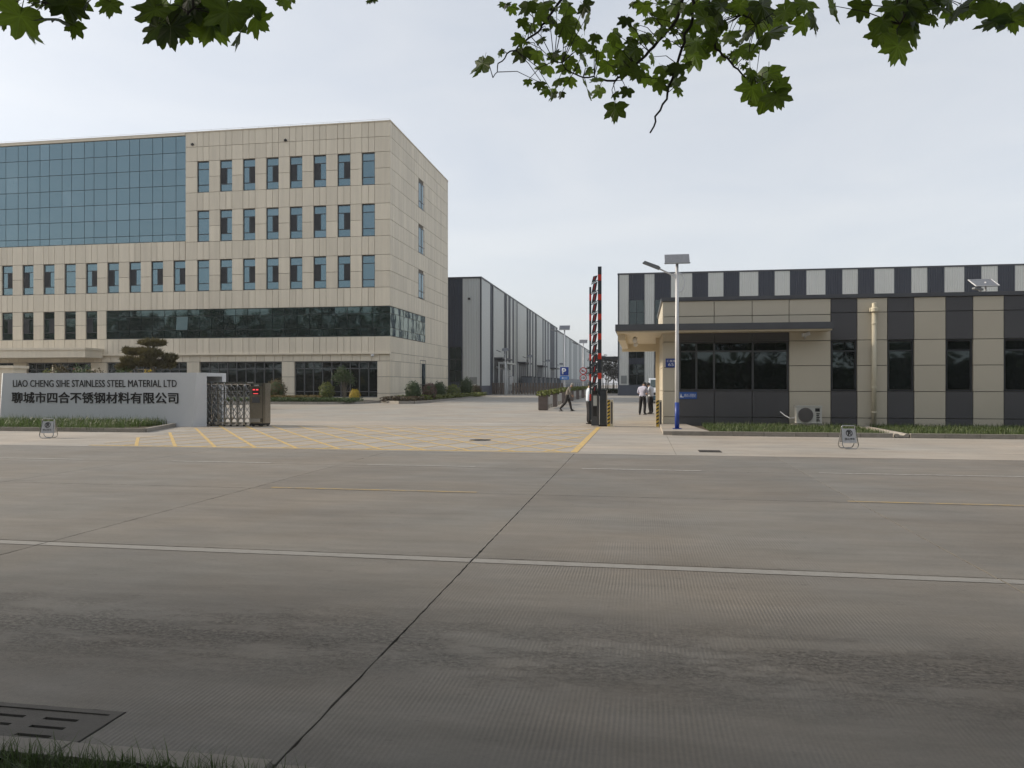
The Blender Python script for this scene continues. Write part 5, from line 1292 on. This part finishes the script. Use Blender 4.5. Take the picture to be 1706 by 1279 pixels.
gcap = M('cap_grey', (.24, .23, .21), .8)
# walking man heading right, leaning forward
person('man in grey cap and grey jacket striding past the planters', (-4.22, 44.1, gz(44)), R(-82), stand(waist=(0, .03, 1.09), chest=(0, .11, 1.25), neck=(0, .20, 1.40), head=(0, .28, 1.49), face=(0, .9, -.35), lsh=(-.17, .12, 1.35), rsh=(.17, .12, 1.35),
       lel=(-.22, .10, 1.09), rel=(.22, .16, 1.10), lwr=(-.18, .24, .93), rwr=(.17, .28, .95), lkn=(-.09, .16, .50), lan=(-.09, .24, .09), ltoe=(-.10, .38, .05), rkn=(.09, -.10, .50), ran=(.09, -.42, .15), rtoe=(.10, -.31, .045)), jac, brn, 'long', hat=gcap)
person('person in pale blue uniform shirt and black cap half hidden by the barrier', (-2.16, 32.2, 0), R(-70), stand(head=(0, .04, 1.57), lwr=(-.20, .16, .95), rwr=(.20, .16, .95)), blu, drk, 'short', hat=hair_m, scale=1.03)
person('man in lavender shirt seen from behind in the entry lane', (.08, 40.6, gz(40.6)), R(-22), stand(chest=(0, .04, 1.28), neck=(0, .08, 1.45), head=(.02, .17, 1.53), face=(0, .8, -.6), lel=(-.26, .03, 1.13), rel=(.26, .05, 1.13), lwr=(-.17, .20, 1.03), rwr=(.12, .25, 1.05), lkn=(-.12, .02, .48), lan=(-.15, -.02, .09), ltoe=(-.19, .13, .045), rkn=(.12, .02, .48)), lav, drk, 'short', scale=1.02)
person('man in white shirt reading beside the man in lavender', (.52, 41.3, gz(41.3)), R(60), stand(neck=(0, .07, 1.45), head=(0, .14, 1.54), face=(0, .85, -.5), lel=(-.24, .06, 1.13), rel=(.24, .06, 1.13), lwr=(-.10, .26, 1.08), rwr=(.10, .26, 1.08), lkn=(-.10, .05, .48)), wht, drk, 'short')

# ------------------------------------------------------------------ plane trees along the near verge
def leaf_mesh(k):
    r_ = random.Random(100 + k); half = [(0, 1.0), (8, .84), (12, .86), (18, .70), (26, .60), (31, .56), (36, .72), (41, .80), (50, 1.0), (57, .86), (62, .87), (70, .72), (80, .62), (88, .66), (94, .80), (104, .90), (114, .76), (126, .70), (140, .58), (158, .48), (172, .34)]
    pts = [(a, rr_ * r_.uniform(.92, 1.08)) for a, rr_ in half] + [(-a, rr_ * r_.uniform(.92, 1.08)) for a, rr_ in reversed(half[1:])]
    cup = r_.uniform(-.6, .5); fold = r_.uniform(.1, .7); vs = [(0, 0, 0)]
    for a, q in pts:
        x, z = .62 * q * math.sin(R(a)), -.62 * q * math.cos(R(a)); vs.append((x, fold * abs(x) * .6 + cup * z * z + r_.gauss(0, .015), z))
    n = len(pts); b = B().add(vs, [(0, 1 + i, 1 + (i + 1) % n) for i in range(n)])
    b.add([(-.012, 0, .12), (.012, 0, .12), (.01, -.05, .38), (-.01, -.05, .38)], [(0, 1, 2, 3)])   # stalk
    me = b.mesh('plane_leaf'); me.materials.append(leaf_m); return me
LEAF = [leaf_mesh(k) for k in range(7)]
def in_view(p, m=40):                   # kept clear of the places a viewer would stand at
    return any(_seen(p, ex, m) for ex in (-2.4, 0, 2.4))
def _seen(p, ex, m):
    d = Vector(p) - Vector((ex, 0, EYE)); dep = -_s * d.x + _c * d.y
    if dep < .15: return False
    u = 853 + F_PX * (_c * d.x + _s * d.y) / dep; v = HORIZON - F_PX * d.z / dep
    return -m < u < 1706 + m and -m < v < 1279 + m
def crown_mesh(seed, n, rx, ry, z0, z1, at=None):
    r_ = random.Random(seed); b = B(); cl = []
    for _ in range(95):
        while True:
            q = Vector((r_.uniform(-1, 1), r_.uniform(-1, 1), r_.uniform(-1, 1)))
            if q.length < 1: break
        wz = 1.0 if q.z < .2 else 1 - .45 * q.z
        cl.append((Vector((q.x * rx * wz, q.y * ry * wz + 2.0, (z0 + z1) / 2 + q.z * (z1 - z0) / 2)), r_.uniform(.6, 1.25)))
    for _ in range(n):
        c_, cr_ = r_.choice(cl); p = c_ + Vector((r_.gauss(0, .5), r_.gauss(0, .5), r_.gauss(0, .4))) * cr_
        if at is not None and in_view(p + at): continue
        nrm = Vector((r_.gauss(0, .6), r_.gauss(0, .6), 1)).normalized(); a = nrm.cross(Vector((r_.gauss(0, 1), r_.gauss(0, 1), .1))).normalized(); q = nrm.cross(a); s_ = r_.uniform(.16, .30)
        b.add([p - a * s_ * .6, p - a * s_ * .1 + q * s_ * .55, p + a * s_ * .3 + q * s_ * .35, p + a * s_ * .8, p + a * s_ * .3 - q * s_ * .35, p - a * s_ * .1 - q * s_ * .55], [(0, 5, 1), (1, 5, 4, 2), (2, 4, 3)])
    me = b.mesh('crown'); me.materials.append(crown_m); return me
def tree_wood(seed, h):
    r_ = random.Random(seed); b = B().tube([(0, 0, -.05), (.03, 0, 1.2), (-.04, .05, 3.2), (.05, 0, 6), (0, .1, h * .85)], [.22, .17, .15, .11, .03], 10)
    for k in range(12):
        z = r_.uniform(3.6, h * .75); a = r_.uniform(0, 6.28); l = r_.uniform(1.8, 3.4) * (1.1 - z / h); e = Vector((math.cos(a) * l, math.sin(a) * l, z + l * .7)); b.tube([(0, 0, z), (e.x * .5, e.y * .5, z + l * .45), e], [.06, .045, .015], 6)
    return b.mesh('trunk', True)
wood = tree_wood(3, 15.5); wood.materials.append(bark_m)
shared = crown_mesh(11, 12000, 3.7, 6.2, 3.9, 15.5)
TREES = {}
GRP = 'plane trees along the near verge'
for k in range(-19, 7):
    x, y = 2.9 + 6.2 * k, -1.9 + (0.25 if k % 2 else -.1)
    lb = {0: 'plane tree overhanging the picture, its leafy twigs hanging in at the top', -1: 'plane tree whose leaves hang in at the top left corner', 1: 'plane tree whose leaves hang in at the top right corner'}.get(k, 'leafy plane tree of the roadside row, reflected in the windows')
    t = thing('plane_tree', lb, 'tree', (x, y, 0), group=GRP); TREES[k] = t
    me = shared if abs(k) > 2 else crown_mesh(40 + k, 15000, 3.8, 6.6, 4.5, 15.5, Vector((x, y, 0)))
    cr_ = put('crown', me, None, t, True); cr_['kind'] = 'stuff'
    if abs(k) > 2:
        s_ = rnd.uniform(.9, 1.12); cr_.rotation_euler = (0, 0, rnd.gauss(0, .12)); cr_.scale = (1, 1, s_)
    put('trunk', wood, None, t, True).rotation_euler = (0, 0, rnd.uniform(0, 6.28) if abs(k) > 1 else 2.0)
# twigs with single leaves that hang into the picture
POLY, STALK = {}, {}
def limb(tree, pts, r0, r1, name='branch', mat=twig_m):
    n = len(pts); P = []
    for i in range(n - 1):
        for j in range(4):
            f = j / 4; q = pts[i] + (pts[i + 1] - pts[i]) * f; P.append(q + Vector((rnd.gauss(0, .008), rnd.gauss(0, .008), rnd.gauss(0, .006))) * (0 if j == 0 else 1))
    P.append(pts[-1]); m = len(P)
    o = put(name, B().tube(P, [r0 + (r1 - r0) * i / (m - 1) for i in range(m)], 7), mat, TREES[tree], smooth=True); POLY[o] = P; STALK[o] = B(); return o
def hang(parent, u, v, s, dist, yaw=None):
    p = at_depth(u, v, dist); wid = s / F_PX * dist * 1.24 * rnd.uniform(.82, 1.08)
    o = bpy.data.objects.new('leaf', rnd.choice(LEAF)); COL.objects.link(o); o.parent = parent; o.matrix_parent_inverse = W[parent].inverted()
    o.location = p; o.scale = (wid, wid, wid); o.rotation_euler = (rnd.gauss(-.2, .35), rnd.gauss(0, .55), YAW + rnd.gauss(0, .5))
    q = min(POLY[parent], key=lambda a: (a - p).length); top = p + Vector((0, 0, .1 * wid))
    if (q - top).length < .42: STALK[parent].tube([q, (q + top) / 2 + Vector((rnd.gauss(0, .015), rnd.gauss(0, .015), .03)), top], [.0035, .0028, .002], 5)
    return o
def zc(lst, x0, k): return [(x0 + a * k, b_ * k, s * k) for a, b_, s in lst]
CEN = zc([(130, 310, 110), (215, 255, 40), (325, 255, 95), (310, 190, 60), (415, 195, 40), (440, 145, 35), (470, 105, 40), (410, 80, 70), (275, 40, 50), (350, 30, 90), (430, 25, 80), (490, 40, 30), (360, 140, 50), (325, 105, 50),
  (545, 50, 80), (630, 30, 90), (530, 120, 80), (630, 110, 80), (550, 160, 80), (600, 200, 70), (680, 180, 50), (830, 100, 65), (865, 140, 40), (625, 275, 70), (640, 340, 50), (400, 265, 60), (480, 265, 60), (440, 330, 80), (530, 330, 70), (410, 410, 55),
  (440, 440, 45), (500, 400, 60), (475, 465, 45), (515, 460, 40), (560, 390, 70), (640, 430, 85), (690, 390, 60), (780, 170, 80), (760, 230, 80), (830, 270, 100), (880, 240, 80), (740, 320, 80), (820, 330, 80), (890, 350, 70), (930, 385, 65), (965, 285, 50),
  (940, 180, 80), (950, 90, 50), (1020, 80, 90), (1000, 150, 60), (1070, 150, 40), (1040, 210, 40), (780, 530, 110), (780, 460, 35), (835, 445, 55), (870, 15, 40), (920, 30, 70), (1010, 15, 50), (1070, 30, 80), (1120, 40, 60), (1110, 110, 80), (1180, 200, 150),
  (1160, 120, 100), (1220, 90, 90), (1170, 270, 110), (1270, 220, 80), (1020, 340, 80), (1090, 330, 80), (1000, 410, 80), (1070, 400, 110), (1090, 440, 60), (1140, 310, 30), (1270, 80, 110), (1300, 30, 100), (1290, 110, 80), (1345, 175, 75), (1340, 45, 50),
  (1430, 30, 100), (1470, 90, 130), (1530, 160, 140), (1420, 170, 80), (1440, 230, 80), (1390, 250, 60), (1560, 100, 110), (1630, 45, 90), (1500, 30, 120), (1370, 280, 60), (1440, 265, 50), (1300, 280, 40), (1410, 325, 25),
  (1530, 360, 110), (1450, 430, 100), (1510, 480, 130), (1570, 470, 110), (1590, 420, 80), (1450, 365, 60), (1490, 400, 90), (700, 265, 70), (660, 230, 50), (860, 200, 60), (800, 290, 60), (560, 300, 60), (600, 250, 40), (1200, 30, 90), (1390, 20, 80), (1250, 160, 80)], 760, .34)
RIG = zc([(525, 30, 110), (575, 120, 130), (680, 60, 150), (430, 60, 100), (940, 130, 110), (930, 200, 120), (1060, 90, 200), (1100, 170, 150), (1025, 260, 170), (1210, 110, 100), (1000, 50, 120), (1120, 30, 150), (1250, 50, 120), (1350, 60, 150), (1440, 50, 120),
  (1550, 130, 150), (1640, 110, 150), (1560, 60, 130), (1680, 60, 120), (1500, 30, 100), (970, 170, 110), (1080, 40, 160), (1300, 20, 130)], 1180, .3083)
LEF = zc([(15, 90, 80), (90, 80, 140), (60, 40, 100), (145, 15, 50), (250, 90, 120), (330, 125, 80), (300, 30, 140), (220, 20, 70), (380, 25, 60), (490, 30, 100), (690, 50, 170), (760, 130, 150), (825, 150, 80), (700, 130, 130), (880, 50, 170), (940, 110, 150),
  (1070, 150, 150), (1140, 100, 130), (1010, 60, 180), (820, 30, 150), (1120, 30, 100), (1260, 15, 60), (1660, 5, 30), (960, 20, 150)], 0, .3751)
D0 = 5.4
def tp(tree, z): l = TREES[tree].location; return Vector((l.x, l.y, z))
def pz(x, y, d=D0): return at_depth(760 + x * .34, y * .34, d)
main = limb(0, [tp(0, 4.4), Vector((1.9, 2.6, 5.3)), at_depth(1150, -180, 5.6), at_depth(1140, -40, D0)], .05, .022, mat=bark_m)
tw = [limb(0, [at_depth(1148, -90, D0), pz(1165, 20), pz(1140, 140), pz(1095, 270), pz(1040, 430), pz(1000, 540), pz(950, 650)], .014, .006),
      limb(0, [at_depth(1145, -70, D0), pz(1090, 70), pz(1010, 180), pz(930, 270), pz(830, 370), pz(760, 395), pz(690, 390), pz(600, 370), pz(480, 300)], .014, .004),
      limb(0, [at_depth(1140, -110, D0), at_depth(960, -40, D0), pz(470, 60), pz(415, 140), pz(350, 190), pz(265, 250), pz(205, 310), pz(180, 380)], .012, .003),
      limb(0, [at_depth(1150, -100, D0), pz(1250, 60), pz(1270, 240), pz(1350, 310), pz(1420, 380), pz(1490, 410)], .012, .004),
      limb(0, [at_depth(1150, -120, D0), pz(1380, -40), pz(1400, 70), pz(1470, 120)], .012, .005)]
for (u, v, s) in CEN:
    z = (u - 760) / .34; par = tw[2] if z < 480 else tw[1] if z < 900 else tw[0] if z < 1180 else tw[3] if (z > 1250 and v > 75) else tw[4]
    hang(par, u, v, s * 1.08, D0 + rnd.gauss(0, .12))
for (u, v, s) in CEN:
    if rnd.random() < .55: hang(tw[1] if u < 1080 else tw[4], u + rnd.gauss(0, 10), min(v + rnd.gauss(-3, 8), v + 4), s * .8, D0 + .2 + rnd.gauss(0, .15))
bR = limb(1, [tp(1, 4.6), Vector((6.2, 2.6, 5.4)), at_depth(1560, -230, 5.0), at_depth(1530, -40, 4.4)], .045, .016, mat=bark_m)
tR = limb(1, [at_depth(1540, -60, 4.4), at_depth(1520, 5, 4.4), at_depth(1500, 40, 4.4)], .012, .005)
for (u, v, s) in RIG: hang(tR, u, v - 4, s * 1.0, 4.4 + rnd.gauss(0, .1))
for (u, v, s) in RIG:
    if rnd.random() < .4 and v < 30: hang(bR, u + rnd.gauss(0, 8), v - 10, s * .9, 4.6)
bL = limb(-1, [tp(-1, 4.6), Vector((-3.2, 2.2, 5.2)), at_depth(300, -260, 4.8), at_depth(330, -60, 4.2)], .045, .016, mat=bark_m)
tL = limb(-1, [at_depth(320, -90, 4.2), at_depth(330, -10, 4.2), at_depth(310, 30, 4.2)], .012, .005)
tL2 = limb(-1, [at_depth(300, -160, 4.4), at_depth(130, -60, 4.2), at_depth(80, 5, 4.2)], .012, .005)
for (u, v, s) in LEF: hang(tL2 if u < 200 else tL, u, v - 4, s * 1.0, 4.2 + rnd.gauss(0, .1))
for (u, v, s) in LEF:
    if rnd.random() < .4 and v < 30: hang(bL, u + rnd.gauss(0, 8), v - 10, s * .9, 4.4)

for (u, v, s) in LEF + RIG:             # a second, deeper layer of leaves on both outer twigs
    if v < 42 and rnd.random() < .8:
        lf_ = u < 700; hang((tL2 if u < 200 else tL) if lf_ else tR, u + rnd.gauss(0, 12), max(-12, v + rnd.gauss(-4, 7)), s * rnd.uniform(.6, 1.0), (4.35 if lf_ else 4.55) + rnd.gauss(0, .08))
for (u, v, s) in CEN:
    if v < 30 and rnd.random() < .7: hang(tw[4] if u > 1000 else tw[2], u + rnd.gauss(0, 12), max(-10, v + rnd.gauss(-5, 6)), s * rnd.uniform(.6, 1.0), D0 + rnd.gauss(.25, .1))
for o_, b_ in STALK.items():
    if b_.v: put('leaf_stalks', b_, twig_m, o_)['kind'] = 'stuff'
# unseen hedge added behind the viewer to darken what the windows mirror
hb_ = B()
for _ in range(15000):
    x = rnd.uniform(-125, 70); a = rnd.random(); y = -7.2 + rnd.uniform(-.5, .35) + .3 * math.sin(x * 1.7); z = rnd.uniform(0, 4.6 + .7 * math.sin(x * .9) + .5 * math.sin(x * 2.3))
    nrm = Vector((rnd.gauss(0, .6), 1, rnd.gauss(.2, .6))).normalized(); q = nrm.cross(Vector((rnd.gauss(0, 1), .1, rnd.gauss(0, 1)))).normalized(); e = nrm.cross(q); s_ = rnd.uniform(.25, .55)
    hb_.add([(x - q.x * s_ * .5, y - q.y * s_ * .5, z - q.z * s_ * .5), (x + e.x * s_ * .4, y + e.y * s_ * .4, z + e.z * s_ * .4), (x + q.x * s_ * .6, y + q.y * s_ * .6, z + q.z * s_ * .6), (x - e.x * s_ * .4, y - e.y * s_ * .4, z - e.z * s_ * .4)], [(0, 1, 2, 3)])
hb_.box(-125, 70, -9.2, -7.6, 0, 3.9)
tag(put('hedge', hb_, crown_m), 'unseen tall hedge added behind the plane trees to darken window reflections', 'hedge', kind='stuff')

# light summer haze over the whole site
hz = put('haze', B().box(-1520, 1520, -1520, 1820, -1.4, 27.0), None); tag(hz, 'pale even haze in the air over the site', 'haze', kind='stuff')
hm = bpy.data.materials.new('haze_air'); hm.use_nodes = True; ht = hm.node_tree; ht.nodes.clear()
ho = ht.nodes.new('ShaderNodeOutputMaterial'); hv = ht.nodes.new('ShaderNodeVolumePrincipled'); hv.inputs['Density'].default_value = 0.0003; hv.inputs['Color'].default_value = (.93, .95, 1, 1); hv.inputs['Anisotropy'].default_value = 0.2
ht.links.new(hv.outputs[0], ho.inputs['Volume']); hz.data.materials.append(hm)
